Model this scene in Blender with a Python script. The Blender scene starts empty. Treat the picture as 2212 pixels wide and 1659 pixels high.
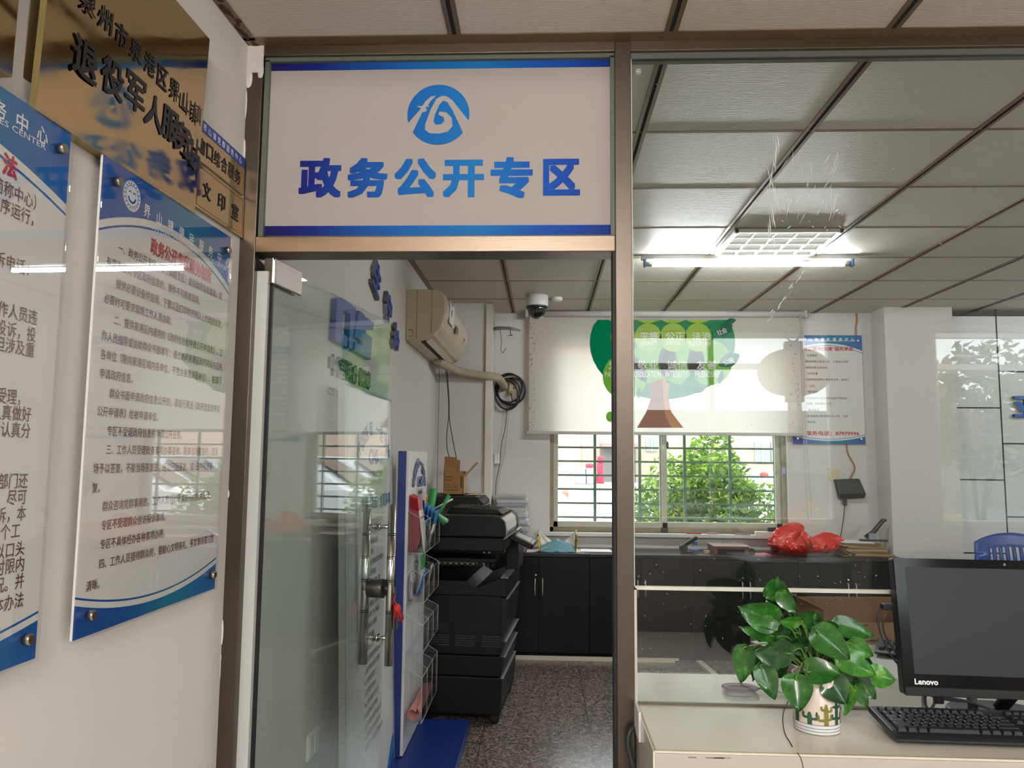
import bpy, math, random
import numpy as np
from mathutils import Vector, Matrix
random.seed(7)
SC = bpy.context.scene
COL = SC.collection
# ------------------------------------------------------------------ camera
W_, H_ = 2212, 1659
FPX, PITCH, YAW, ROLL = 1633.2, 0.09774, 0.0428, 0.009266
CAMZ = 1.47
def _axes():
    fw = Vector((-math.sin(YAW)*math.cos(PITCH), math.cos(YAW)*math.cos(PITCH), math.sin(PITCH)))
    rt = Vector((math.cos(YAW), math.sin(YAW), 0)); up = rt.cross(fw)
    return (rt*math.cos(ROLL)+up*math.sin(ROLL), up*math.cos(ROLL)-rt*math.sin(ROLL), fw)
AR, AU, AF = _axes()
cam = bpy.data.cameras.new('camera'); camo = bpy.data.objects.new('camera', cam); COL.objects.link(camo)
cam.sensor_fit = 'HORIZONTAL'; cam.sensor_width = 36.0; cam.lens = FPX/W_*36.0; cam.clip_start = 0.02; cam.clip_end = 200
M = Matrix((AR, AU, -AF)).transposed().to_4x4(); M.translation = (0, 0, CAMZ); camo.matrix_world = M
SC.camera = camo
# survey helpers: the place was measured from the photograph; these turn a sighting into a point at a known depth / side / height
def _ray(px, py): return AR*((px-W_/2)/FPX) - AU*((py-H_/2)/FPX) + AF
def aY(px, py, Y): d = _ray(px, py); d = d*(Y/d.y); return Vector((d.x, d.y, d.z+CAMZ))
def aX(px, py, X): d = _ray(px, py); d = d*(X/d.x); return Vector((d.x, d.y, d.z+CAMZ))
def aZ(px, py, Z): d = _ray(px, py); d = d*((Z-CAMZ)/d.z); return Vector((d.x, d.y, Z))
# ------------------------------------------------------------------ world, exposure
SC.view_settings.view_transform = 'Standard'; SC.view_settings.look = 'None'
SC.view_settings.gamma = 1.0; SC.view_settings.exposure = 0.9; SC.view_settings.use_curve_mapping = False
SC.cycles.use_denoising = True
SC.cycles.max_bounces = 10; SC.cycles.diffuse_bounces = 5; SC.cycles.glossy_bounces = 5; SC.cycles.transparent_max_bounces = 24
SC.cycles.caustics_reflective = False; SC.cycles.caustics_refractive = False
SC.cycles.sample_clamp_indirect = 6.0
wd = bpy.data.worlds.new('overcast_sky'); SC.world = wd; wd.use_nodes = True
wd.node_tree.nodes['Background'].inputs[0].default_value = (0.93, 0.97, 1.0, 1); wd.node_tree.nodes['Background'].inputs[1].default_value = 3.7
TUBE_POWER = 15.0
# ------------------------------------------------------------------ materials
def lin(c):
    if isinstance(c, str):
        c = c.lstrip('#'); c = [int(c[i:i+2], 16) for i in (0, 2, 4)]
    o = []
    for x in c:
        x = x/255.0
        o.append(x/12.92 if x <= .04045 else ((x+.055)/1.055)**2.4)
    return (o[0], o[1], o[2], 1.0)
MATS = {}
class N:
    def __init__(s, m): s.t = m.node_tree; s.n = s.t.nodes; s.l = s.t.links
    def new(s, k, **kw):
        nd = s.n.new(k)
        for a, b in kw.items():
            if a.startswith('i_'):
                key = a[2:]; key = int(key) if key.isdigit() else key.replace('_', ' ')
                nd.inputs[key].default_value = b
            else: setattr(nd, a, b)
        return nd
    def ln(s, a, b): s.l.new(a, b)
def mat(name, col, rough=.5, metal=0.0, var=0.0, vscale=6.0, bump=0.0, bscale=60.0, spec=.5, emit=None, estr=0.0, coat=0.0, stretch=None, trans=0.0):
    if name in MATS: return MATS[name]
    m = bpy.data.materials.new(name); m.use_nodes = True; MATS[name] = m
    g = N(m); b = g.n['Principled BSDF']
    c = lin(col)
    b.inputs['Base Color'].default_value = c; b.inputs['Roughness'].default_value = rough; b.inputs['Metallic'].default_value = metal
    b.inputs['Specular IOR Level'].default_value = spec; b.inputs['Coat Weight'].default_value = coat
    m.diffuse_color = c
    if emit: b.inputs['Emission Color'].default_value = lin(emit); b.inputs['Emission Strength'].default_value = estr
    if var or bump or stretch:
        tc = g.new('ShaderNodeTexCoord'); mp = g.new('ShaderNodeMapping'); g.ln(tc.outputs['Object'], mp.inputs[0])
        if stretch: mp.inputs['Scale'].default_value = stretch
    if var:
        nz = g.new('ShaderNodeTexNoise', i_Scale=vscale, i_Detail=5.0); g.ln(mp.outputs[0], nz.inputs[0])
        mx = g.new('ShaderNodeMix', data_type='RGBA'); mx.inputs[6].default_value = tuple(max(0, x*(1-var)) for x in c[:3])+(1,)
        mx.inputs[7].default_value = tuple(min(1, x*(1+var)) for x in c[:3])+(1,)
        g.ln(nz.outputs[0], mx.inputs[0]); g.ln(mx.outputs[2], b.inputs['Base Color'])
    if bump:
        n2 = g.new('ShaderNodeTexNoise', i_Scale=bscale, i_Detail=4.0); g.ln(mp.outputs[0], n2.inputs[0])
        bp = g.new('ShaderNodeBump', i_Strength=bump, i_Distance=.01); g.ln(n2.outputs[0], bp.inputs['Height']); g.ln(bp.outputs[0], b.inputs['Normal'])
    return m
def glass(name, tint=(0.93, 0.965, 0.95), refl=1.0, haze=0.0):
    """thin pane: what passes straight through, plus the mirror image its two faces give"""
    if name in MATS: return MATS[name]
    m = bpy.data.materials.new(name); m.use_nodes = True; MATS[name] = m
    g = N(m); g.n.remove(g.n['Principled BSDF']); out = g.n['Material Output']
    tr = g.new('ShaderNodeBsdfTransparent'); tr.inputs[0].default_value = tint+(1,)
    gl = g.new('ShaderNodeBsdfGlossy'); gl.inputs['Roughness'].default_value = 0.0; gl.inputs[0].default_value = (1, 1, 1, 1)
    lw = g.new('ShaderNodeLayerWeight'); lw.inputs[0].default_value = .5      # same from either side of the pane
    pw = g.new('ShaderNodeMath', operation='POWER'); pw.inputs[1].default_value = 5.0; g.ln(lw.outputs['Facing'], pw.inputs[0])
    ml = g.new('ShaderNodeMath', operation='MULTIPLY_ADD'); ml.inputs[1].default_value = .9*min(1, refl); ml.inputs[2].default_value = .042*refl; ml.use_clamp = True
    g.ln(pw.outputs[0], ml.inputs[0])
    mx = g.new('ShaderNodeMixShader'); g.ln(ml.outputs[0], mx.inputs[0]); g.ln(tr.outputs[0], mx.inputs[1]); g.ln(gl.outputs[0], mx.inputs[2])
    last = mx
    if haze:
        df = g.new('ShaderNodeBsdfDiffuse'); df.inputs[0].default_value = (.8, .8, .78, 1)
        m2 = g.new('ShaderNodeMixShader'); m2.inputs[0].default_value = haze; g.ln(mx.outputs[0], m2.inputs[1]); g.ln(df.outputs[0], m2.inputs[2]); last = m2
    g.ln(last.outputs[0], out.inputs[0]); m.diffuse_color = (.7, .8, .8, .3)
    return m
# ------------------------------------------------------------------ mesh builder
ROOTM = {}
class MB:
    def __init__(s): s.v = []; s.f = []; s.mi = []; s.sm = []; s.m = 0
    def add(s, vs, fs, smooth=False):
        o = len(s.v); s.v += [tuple(p) for p in vs]
        for f in fs: s.f.append([i+o for i in f]); s.mi.append(s.m); s.sm.append(smooth)
        return s
    def mat(s, i): s.m = i; return s
    def box(s, x0, x1, y0, y1, z0, z1):
        return s.add([(x0,y0,z0),(x1,y0,z0),(x1,y1,z0),(x0,y1,z0),(x0,y0,z1),(x1,y0,z1),(x1,y1,z1),(x0,y1,z1)],
                     [(0,3,2,1),(4,5,6,7),(0,1,5,4),(1,2,6,5),(2,3,7,6),(3,0,4,7)])
    def obox(s, c, u, v, n, su, sv, sn):
        """box centred at c with half sizes along unit axes u, v, n"""
        c, u, v, n = Vector(c), Vector(u)*su, Vector(v)*sv, Vector(n)*sn
        P = [c-u-v-n, c+u-v-n, c+u+v-n, c-u+v-n, c-u-v+n, c+u-v+n, c+u+v+n, c-u+v+n]
        return s.add(P, [(0,3,2,1),(4,5,6,7),(0,1,5,4),(1,2,6,5),(2,3,7,6),(3,0,4,7)])
    def poly(s, pts): return s.add(pts, [list(range(len(pts)))])
    def prism(s, poly, O, u, v, n, d0, d1, smooth=False):
        """outline poly in the (u,v) plane at O, from depth d0 to d1 along n (d1 > d0)"""
        O, u, v, n = Vector(O), Vector(u), Vector(v), Vector(n); k = len(poly)
        A = [O+u*a+v*b+n*d0 for a, b in poly]; B = [O+u*a+v*b+n*d1 for a, b in poly]
        s.add(A+B, [list(range(k))[::-1], list(range(k, 2*k))])
        o = len(s.v)-2*k
        for i in range(k):
            j = (i+1) % k; s.f.append([o+i, o+j, o+k+j, o+k+i]); s.mi.append(s.m); s.sm.append(smooth)
        return s
    def tube(s, pts, r, n=8, closed=False, cap=True):
        pts = [Vector(p) for p in pts]; k = len(pts)
        rs = r if isinstance(r, (list, tuple)) else [r]*k
        vs = []; prev = None
        for i, p in enumerate(pts):
            if closed: t = pts[(i+1) % k]-pts[i-1]
            else: t = pts[min(i+1, k-1)]-pts[max(i-1, 0)]
            if t.length < 1e-9: t = Vector((0, 0, 1))
            t.normalize()
            if prev is None:
                a = Vector((0, 0, 1)) if abs(t.z) < .9 else Vector((1, 0, 0)); prev = t.cross(a).normalized()
            else:
                prev = prev - t*prev.dot(t)
                if prev.length < 1e-6: prev = t.orthogonal()
                prev.normalize()
            b = t.cross(prev)
            for j in range(n):
                a = 2*math.pi*j/n; vs.append(p+(prev*math.cos(a)+b*math.sin(a))*rs[i])
        fs = []
        for i in range(k if closed else k-1):
            i2 = (i+1) % k
            for j in range(n):
                j2 = (j+1) % n; fs.append((i*n+j, i*n+j2, i2*n+j2, i2*n+j))
        s.add(vs, fs, True)
        if cap and not closed:
            o = len(s.v)-k*n
            s.f.append([o+j for j in range(n)][::-1]); s.mi.append(s.m); s.sm.append(False)
            s.f.append([o+(k-1)*n+j for j in range(n)]); s.mi.append(s.m); s.sm.append(False)
        return s
    def cyl(s, a, b, r, r2=None, n=20): return s.tube([a, b], [r, r if r2 is None else r2], n)
    def lathe(s, prof, O=(0, 0, 0), n=28, ax=(0, 0, 1), caps=True):
        O = Vector(O); ax = Vector(ax).normalized(); u = ax.orthogonal().normalized(); v = ax.cross(u)
        vs = []
        for r, z in prof:
            for j in range(n):
                a = 2*math.pi*j/n; vs.append(O+ax*z+(u*math.cos(a)+v*math.sin(a))*r)
        fs = []
        for i in range(len(prof)-1):
            for j in range(n):
                j2 = (j+1) % n; fs.append((i*n+j, i*n+j2, (i+1)*n+j2, (i+1)*n+j))
        s.add(vs, fs, True)
        if caps:
            o = len(s.v)-len(prof)*n
            if prof[0][0] > 1e-6: s.f.append([o+j for j in range(n)][::-1]); s.mi.append(s.m); s.sm.append(False)
            if prof[-1][0] > 1e-6: s.f.append([o+(len(prof)-1)*n+j for j in range(n)]); s.mi.append(s.m); s.sm.append(False)
        return s
    def ell(s, c, rx, ry, rz, n=16, k=10):
        vs = []; 
        for i in range(k+1):
            th = math.pi*i/k
            for j in range(n):
                a = 2*math.pi*j/n; vs.append((c[0]+rx*math.sin(th)*math.cos(a), c[1]+ry*math.sin(th)*math.sin(a), c[2]-rz*math.cos(th)))
        fs = [(i*n+j, i*n+(j+1) % n, (i+1)*n+(j+1) % n, (i+1)*n+j) for i in range(k) for j in range(n)]
        return s.add(vs, fs, True)
    def grid(s, fn, nu, nv, smooth=True):
        vs = [fn(i/nu, j/nv) for j in range(nv+1) for i in range(nu+1)]
        fs = [(j*(nu+1)+i, j*(nu+1)+i+1, (j+1)*(nu+1)+i+1, (j+1)*(nu+1)+i) for j in range(nv) for i in range(nu)]
        return s.add(vs, fs, smooth)
    def build(s, name, mats, parent=None, bevel=0.0, seg=2, local=False, sub=0, solid=0.0, label=None):
        if not isinstance(mats, (list, tuple)): mats = [mats]
        me = bpy.data.meshes.new(name)
        V = np.array(s.v, dtype=float).reshape(-1, 3)
        o = bpy.data.objects.new(name, me); COL.objects.link(o)
        if parent is not None:
            o.parent = parent; r = parent
            while r.parent is not None: r = r.parent
            Mw = ROOTM[r.name]
            if not local:
                Mi = np.array(Mw.inverted()); V = V @ Mi[:3, :3].T + Mi[:3, 3]
        elif not local and len(V):
            lo, hi = V.min(0), V.max(0); c = np.array([(lo[0]+hi[0])/2, (lo[1]+hi[1])/2, lo[2]])
            V = V-c; o.location = c; ROOTM[o.name] = Matrix.Translation(c)
        else: ROOTM[o.name] = Matrix.Identity(4)
        me.from_pydata(V.tolist(), [], s.f)
        for m in mats: me.materials.append(m)
        me.polygons.foreach_set('material_index', s.mi); me.polygons.foreach_set('use_smooth', s.sm)
        me.update()
        if solid: md = o.modifiers.new('solid', 'SOLIDIFY'); md.thickness = solid; md.offset = 0
        if bevel: md = o.modifiers.new('bevel', 'BEVEL'); md.width = bevel; md.segments = seg; md.limit_method = 'ANGLE'; md.angle_limit = math.radians(40)
        if sub: md = o.modifiers.new('sub', 'SUBSURF'); md.levels = sub; md.render_levels = sub
        if label: o['label'] = label
        return o
def tag(o, label, cat, group=None, kind=None):
    o['label'] = label; o['category'] = cat
    if group: o['group'] = group
    if kind: o['kind'] = kind
    return o
def thing(name, label, cat, loc=(0, 0, 0), rot=None, group=None, kind=None):
    o = bpy.data.objects.new(name, None); COL.objects.link(o)
    Mx = Matrix.Translation(Vector(loc)) @ (rot.to_4x4() if rot is not None else Matrix.Identity(4))
    o.matrix_world = Mx; o.empty_display_size = .05; ROOTM[o.name] = Mx
    return tag(o, label, cat, group, kind)
def Rz(d): return Matrix.Rotation(math.radians(d), 3, 'Z')
def Rx(d): return Matrix.Rotation(math.radians(d), 3, 'X')
def Ry(d): return Matrix.Rotation(math.radians(d), 3, 'Y')
def copy_thing(root, loc, rot, label=None):
    r = root.copy(); COL.objects.link(r)
    Mx = Matrix.Translation(Vector(loc)) @ rot.to_4x4(); r.matrix_world = Mx; ROOTM[r.name] = Mx
    if label: r['label'] = label
    for ch in [o for o in bpy.data.objects if o.parent == root]:
        c = ch.copy(); COL.objects.link(c); c.parent = r
        for g in [o for o in bpy.data.objects if o.parent == ch]:
            d = g.copy(); COL.objects.link(d); d.parent = c
    return r
def smooth_path(pts, k=6):
    """Catmull-Rom through the points"""
    P = [Vector(p) for p in pts]; out = []
    for i in range(len(P)-1):
        a, b, c, d = P[max(i-1, 0)], P[i], P[i+1], P[min(i+2, len(P)-1)]
        for j in range(k):
            t = j/k; out.append(.5*((2*b)+(c-a)*t+(2*a-5*b+4*c-d)*t*t+(3*b-a-3*c+d)*t**3))
    out.append(P[-1]); return out
# ------------------------------------------------------------------ lettering
_fc = bpy.data.curves.new('lettering', 'FONT'); _fo = bpy.data.objects.new('lettering', _fc); _fc.resolution_u = 2
_cache = {}
def glyphs(body, bold):
    key = (body, bold)
    if key not in _cache:
        _fc.body = body; _fc.size = 1.0
        me = bpy.data.meshes.new_from_object(_fo)
        v = np.array([x.co[:] for x in me.vertices]).reshape(-1, 3); f = [list(p.vertices) for p in me.polygons]
        bpy.data.meshes.remove(me)
        if bold and len(v):      # heavier strokes: the outline repeated round a small circle
            vs, fs = [], []
            ring = [(1, 1), (-1, 1), (-1, -1), (1, -1), (1, 0), (0, 1), (-1, 0), (0, -1)] if bold > .01 else [(1, 0), (-1, 0), (0, 1), (0, -1)]
            for i, (a, c) in enumerate(ring):
                o = sum(len(x) for x in vs); vs.append(v+np.array([bold*a, bold*c, i])); fs += [[j+o for j in x] for x in f]
            v, f = np.concatenate(vs), fs
        _cache[key] = (v, f)
    return _cache[key]
class Txt:
    """letters laid on the plane at O with unit axes u (reading direction) and v (up)"""
    def __init__(s, O, u, v, lift=.0008, depth=0.0):
        s.O, s.u, s.v = Vector(O), Vector(u), Vector(v); s.n = s.u.cross(s.v); s.mb = MB(); s.lift = lift; s.depth = depth
    def _put(s, v, f):
        base = s.O+s.n*s.lift
        P = [base+s.u*p[0]+s.v*p[1]+s.n*(p[2]*.00004) for p in v]
        if s.depth:
            k = len(P); Q = [p+s.n*(s.depth+.0002*q[2]) for p, q in zip(P, v)]
            from collections import Counter
            s.mb.add(P+Q, [list(reversed(x)) for x in f]+[[i+k for i in x] for x in f])
            ed = Counter()
            for x in f:
                for i in range(len(x)): ed[(x[i], x[(i+1) % len(x)])] += 1
            o = len(s.mb.v)-2*k
            for (a, b) in list(ed):
                if (b, a) not in ed: s.mb.f.append([o+a, o+b, o+k+b, o+k+a]); s.mb.mi.append(s.mb.m+(1 if s.depth else 0)); s.mb.sm.append(False)
        else: s.mb.add(P, f)
    def fit(s, body, x0, y0, x1, y1, bold=0.0, ang=0.0):
        v, f = glyphs(body, bold)
        if len(v) == 0: return s
        lo, hi = v[:, :2].min(0), v[:, :2].max(0); sz = np.maximum(hi-lo, 1e-6)
        q = (v[:, :2]-lo)/sz*np.array([x1-x0, y1-y0])
        if ang:
            c = np.array([(x1-x0)/2, (y1-y0)/2]); a = math.radians(ang); R = np.array([[math.cos(a), -math.sin(a)], [math.sin(a), math.cos(a)]])
            q = (q-c) @ R.T + c
        s._put(np.column_stack([q+np.array([x0, y0]), v[:, 2]]).tolist(), f); return s
    def line(s, body, x, y, h, pitch=None, bold=0.0):
        """h = em height, pitch = advance of one wide character"""
        v, f = glyphs(body, bold)
        if len(v) == 0: return s
        sx = h if pitch is None else pitch
        s._put([(x+a*sx, y+b*h, c) for a, b, c in v.tolist()], f); return s
    def build(s, name, mats, parent, **k): return s.mb.build(name, mats, parent, **k)
# ------------------------------------------------------------------ shared materials
m_wall = mat('painted_wall', '#cdc9c4', .75, var=.04, vscale=1.3, bump=.03, bscale=40)
m_white = mat('white_plastic', '#d9d8d4', .4)
m_white2 = mat('ivory_plastic', '#cfc8b6', .45, var=.05)
m_black = mat('black_plastic', '#17181a', .38)
m_blackgloss = mat('black_gloss', '#0c0d0f', .12)
m_blackmat = mat('black_matte', '#141414', .7)
m_rubber = mat('black_rubber', '#0d0f10', .6)
m_chrome = mat('chrome', '#c9c6c0', .14, 1.0)
m_nickel = mat('brushed_nickel', '#a59c8c', .26, 1.0)
m_silicone = mat('old_silicone', '#d6d2c4', .5, var=.12, vscale=14)
m_steel = mat('stainless_steel', '#60574f', .38, 1.0, bump=.05, bscale=9, stretch=(60, 60, 1.2))
m_steelh = mat('stainless_steel_rail', '#74675a', .36, 1.0, bump=.05, bscale=9, stretch=(1.2, 60, 60))
m_paper = mat('paper', '#d8d7d3', .8)
m_grey = mat('grey_plastic', '#7f8184', .45)
g_pane = glass('partition_glass', (.93, .955, .945), 1.15)
g_door = glass('door_glass', (.90, .94, .92), 1.25)
g_win = glass('window_glass', (.97, .98, .98), .8)
g_acr = glass('clear_acrylic', (.97, .98, .98), .9)
def granite():
    m = mat('granite_floor', '#59524b', .24); g = N(m); b = g.n['Principled BSDF']
    tc = g.new('ShaderNodeTexCoord')
    n1 = g.new('ShaderNodeTexNoise', i_Scale=66.0, i_Detail=6.0, i_Roughness=.75); g.ln(tc.outputs['Object'], n1.inputs[0])
    cr = g.new('ShaderNodeValToRGB'); e = cr.color_ramp.elements
    e[0].position = .40; e[0].color = lin('#38332f'); e[1].position = .66; e[1].color = lin('#b5a89d')
    x = cr.color_ramp.elements.new(.52); x.color = lin('#746a61')
    g.ln(n1.outputs[0], cr.inputs[0])
    br = g.new('ShaderNodeTexBrick', offset=0.0, i_Scale=1.0, i_Mortar_Size=.0022, i_Brick_Width=.577, i_Row_Height=.6)
    mp = g.new('ShaderNodeMapping'); mp.inputs['Location'].default_value = (.286, -.41, 0); g.ln(tc.outputs['Object'], mp.inputs[0]); g.ln(mp.outputs[0], br.inputs[0])
    mx = g.new('ShaderNodeMix', data_type='RGBA'); g.ln(br.outputs['Fac'], mx.inputs[0]); g.ln(cr.outputs[0], mx.inputs[6]); mx.inputs[7].default_value = lin('#3b3733')
    g.ln(mx.outputs[2], b.inputs['Base Color']); return m
m_floor = granite()
def ceiling_tile():
    m = mat('ceiling_tile', '#c4beb4', .55); g = N(m); b = g.n['Principled BSDF']
    tc = g.new('ShaderNodeTexCoord'); mp = g.new('ShaderNodeMapping'); mp.inputs['Scale'].default_value = (16, 40, 1); g.ln(tc.outputs['Object'], mp.inputs[0])
    wv = g.new('ShaderNodeTexWave', i_Scale=1.0, i_Distortion=5.0, i_Detail=2.0); wv.inputs['Detail Scale'].default_value = 1.6; wv.bands_direction = 'Y'; g.ln(mp.outputs[0], wv.inputs[0])
    bp = g.new('ShaderNodeBump', i_Strength=.22, i_Distance=.005); g.ln(wv.outputs[1], bp.inputs['Height']); g.ln(bp.outputs[0], b.inputs['Normal']); return m
m_ceil = ceiling_tile()
m_ceilbar = mat('ceiling_bar', '#7b6650', .4, .6, var=.15)
m_gap = mat('dark_gap', '#0e0d0c', .8)
def struct(mb, name, m, label, cat, **k):
    o = mb.build(name, m, **k); return tag(o, label, cat, kind='structure')
CEIL = 2.67
YP = 2.08                                  # front face of the glazed partition
def wallX(y): return -.873-(2.08-y)*.035   # the front wall runs slightly askew
# floor, ceiling
struct(MB().box(-1.3, 7.0, 2.08, 6.45, -.1, 0), 'floor', m_floor, 'speckled brown granite tile floor with thin grey joints', 'floor')
struct(MB().box(-1.3, 7.0, -2.6, 2.08, -.1, 0), 'floor_hall', mat('hall_tile', '#d4cfc8', .4), 'front hall tile floor, made pale to bounce light onto the ceiling', 'floor')  # unseen floor, its pale colour chosen to bounce light up to the ceiling
ce = struct(MB().box(-1.3, 7.0, -2.6, 6.45, CEIL, CEIL+.12), 'ceiling', m_ceil, 'suspended ceiling of off-white embossed square tiles between brown metal bars', 'ceiling')
gb, gk = MB(), MB()
for k in range(-2, 12):
    x = -.26+.611*k
    if x < -.83: continue
    gb.box(x-.019, x-.006, -2.5, 6.17, CEIL-.004, CEIL+.01); gb.box(x+.006, x+.019, -2.5, 6.17, CEIL-.004, CEIL+.01)
    gk.box(x-.006, x+.006, -2.5, 6.17, CEIL-.0015, CEIL+.01)
for k in range(-8, 7):
    y = 2.703+.5865*k
    if y < 2.08: continue
    gb.box(-.82, 6.9, y-.011, y-.003, CEIL-.0025, CEIL+.01); gk.box(-.82, 6.9, y-.003, y+.005, CEIL-.001, CEIL+.01)
gb.build('ceiling_grid', m_ceilbar, ce); gk.build('ceiling_joint', m_gap, ce)
eb = MB(); eb.box(-.875, 6.9, 2.035, 2.08, CEIL-.003, CEIL+.01)
e0, e1 = wallX(-2.5), wallX(2.05)
eb.add([(e0, -2.5, CEIL-.003), (e0+.035, -2.5, CEIL-.003), (e1+.035, 2.05, CEIL-.003), (e1, 2.05, CEIL-.003)], [(0, 3, 2, 1)])
eb.box(-.835, -.80, 2.2, 5.79, CEIL-.003, CEIL+.01)
eb.build('edge_trim', m_ceilbar, ce)
st = MB()
for i in range(26):
    y = 1.55+i*.022+random.uniform(-.01, .01); st.ell((wallX(y)+.012+random.uniform(-.006, .014), y, CEIL-.003), random.uniform(.004, .012), random.uniform(.008, .022), .0015, 8, 4)
st.build('rust_stain', mat('rust', '#3a2415', .8, var=.4, vscale=90), ce)
# walls
wl = MB()
wl.box(-1.07, -.835, 2.16, 6.2, 0, CEIL); wl.box(-1.07, -.873, 2.08, 2.16, 0, CEIL)
wh_ = MB().box(-.2, 0, -4.7, 0, 0, CEIL).build('wall_left_hall', m_wall, local=True); wh_.matrix_world = Matrix.Translation((-.873, 2.08, 0)) @ Matrix.Rotation(-math.atan(.035), 4, 'Z')
tag(wh_, 'white painted hall wall carrying the blue notices and brass plaques', 'wall', kind='structure')
struct(wl, 'wall_left', m_wall, 'white side wall of the inner room behind the open glass door', 'wall')
YB = 6.175
wb = MB(); WX0, WX1, WZ0, WZ1 = .05, 1.95, .885, 2.5
wb.box(-1.0, WX0, YB, YB+.25, 0, CEIL); wb.box(WX1, 3.3, YB, YB+.25, 0, CEIL); wb.box(WX0, WX1, YB, YB+.25, 0, WZ0); wb.box(WX0, WX1, YB, YB+.25, WZ1, CEIL)
struct(wb, 'wall_back', m_wall, 'white rear wall around the barred window', 'wall')
struct(MB().box(-.86, -.405, 5.79, YB+.01, 0, CEIL), 'wall_corner', m_wall, 'white boxed-out pillar in the rear left corner behind the printers', 'wall')
struct(MB().box(2.645, 3.163, 5.93, YB+.01, 0, CEIL), 'wall_pillar', m_wall, 'white square pillar between window wall and panelled wall', 'wall')
wp = MB(); wp.box(3.14, 7.0, 6.02, 6.2, 0, CEIL-.055)
wpo = struct(wp, 'wall_right', mat('pale_panel', '#c9cacb', .45, var=.05, vscale=5, stretch=(30, 30, 1)), 'pale wood-grain panelled wall with black joints behind the blue chairs', 'wall')
j = MB(); yj = 6.018
def vjoint(x, z0, z1): j.box(x-.005, x+.005, yj, 6.03, z0, z1)
def hjoint(x0, x1, z): j.box(x0, x1, yj, 6.03, z-.005, z+.005)
jx = aY(2160, 850, 6.02).x
vjoint(jx, 0, CEIL)
for k in range(-3, 1): hjoint(3.16, jx, aY(2120, 881, 6.02).z+.556*k) if 0 < aY(2120, 881, 6.02).z+.556*k < 2.6 else None
for k in range(-3, 5): hjoint(jx, jx+1.0, aY(2190, 803, 6.02).z+.56*k) if 0 < aY(2190, 803, 6.02).z+.56*k < 2.6 else None
vjoint(jx+1.0, 0, 2.6); vjoint(jx+2.0, 0, 2.6)
j.build('panel_joint', m_gap, wpo)
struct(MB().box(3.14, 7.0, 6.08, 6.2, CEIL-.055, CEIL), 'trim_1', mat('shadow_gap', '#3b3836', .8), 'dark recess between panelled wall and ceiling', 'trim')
struct(MB().box(6.9, 7.1, -2.6, 6.2, 0, CEIL), 'wall_far_right', m_wall, 'plain white wall at the far right end', 'wall')
# wall behind the viewer with its big glazing (seen mirrored in the partition glass)
YF = -2.5
FW = [(.42, 2.56, .92, 2.61), (3.42, 6.2, .92, 2.61)]
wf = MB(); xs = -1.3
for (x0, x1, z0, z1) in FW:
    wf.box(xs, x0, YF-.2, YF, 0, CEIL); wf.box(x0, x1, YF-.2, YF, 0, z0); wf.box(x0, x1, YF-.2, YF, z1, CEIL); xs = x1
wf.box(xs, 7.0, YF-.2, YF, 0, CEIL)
struct(wf, 'wall_front', mat('grey_wall', '#8a857f', .8), 'grey wall with broad glazing facing the street', 'wall')  # greyed to dim its mirror image in the partition glass
m_alu = mat('white_aluminium', '#c9cac8', .35, .2)
for n, (x0, x1, z0, z1) in enumerate(FW):
    w = thing('window_%d' % (3+n), 'tall street-side glazing with white aluminium bars, %s' % ('behind the red lantern' if n == 0 else 'beyond the pier'), 'window', ((x0+x1)/2, YF-.1, z0), kind='structure')
    f = MB(); t = .045
    f.box(x0, x1, YF-.13, YF-.07, z0, z0+t); f.box(x0, x1, YF-.13, YF-.07, z1-t, z1); f.box(x0, x0+t, YF-.13, YF-.07, z0, z1); f.box(x1-t, x1, YF-.13, YF-.07, z0, z1)
    k = 2 if n == 0 else 3
    for i in range(1, k): xm = x0+(x1-x0)*i/k; f.box(xm-t/2, xm+t/2, YF-.13, YF-.07, z0, z1)
    f.box(x0, x1, YF-.13, YF-.07, 2.28, 2.33); pass
    f.build('window_frame', m_alu, w)
    MB().box(x0, x1, YF-.103, YF-.097, z0, z1).build('window_pane', g_win, w)
# ------------------------------------------------------------------ glazed partition: door frame, post, panes
d1 = thing('door_1', 'stainless steel framed doorway with an open clear glass door', 'door', (-.3, YP, 0), kind='structure')
fr = MB(); fr.box(-.874, -.828, YP, YP+.09, 0, 2.668); fr.build('jamb', m_steel, d1, bevel=.002)
fr = MB(); fr.box(.197, .243, YP-.004, YP+.09, 0, 2.664); fr.build('post', m_steel, d1, bevel=.002)
fr = MB(); fr.box(-.828, .197, YP, YP+.09, 2.049, 2.095); fr.build('transom', m_steelh, d1, bevel=.002)
rb = MB().box(-.8, .19, YP+.012, YP+.03, 2.095, 2.10); rb.box(-.826, -.812, YP+.012, YP+.03, 2.095, 2.63); rb.box(.186, .197, YP+.012, YP+.03, 2.095, 2.63); rb.box(-.826, .197, YP+.012, YP+.03, 2.626, 2.64)
rb.build('glazing_seal', mat('aged_green_seal', '#5d6357', .5), d1)
MB().box(-.828, .197, YP+.03, YP+.038, 2.09, 2.64).build('transom_pane', g_pane, d1)
st = MB().box(.190, .197, YP+.005, YP+.06, 0, 2.05); st.build('door_stop', m_rubber, d1)
pl = MB()
for i in range(22):
    z = random.uniform(.05, 2.6); pl.ell((-.874+random.uniform(-.004, .003), YP-.001, z), random.uniform(.002, .006), .002, random.uniform(.01, .05), 8, 5)
for i in range(8): pl.ell((-.845+random.uniform(-.03, .02), YP-.001, 2.60+random.uniform(-.05, .04)), random.uniform(.004, .012), .003, random.uniform(.006, .03), 8, 5)
pl.build('plaster_smear', m_wall, d1)
MB().box(-.874, -.826, YP-.004, YP, 2.585, 2.668).build('plaster_patch', m_wall, d1)
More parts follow.
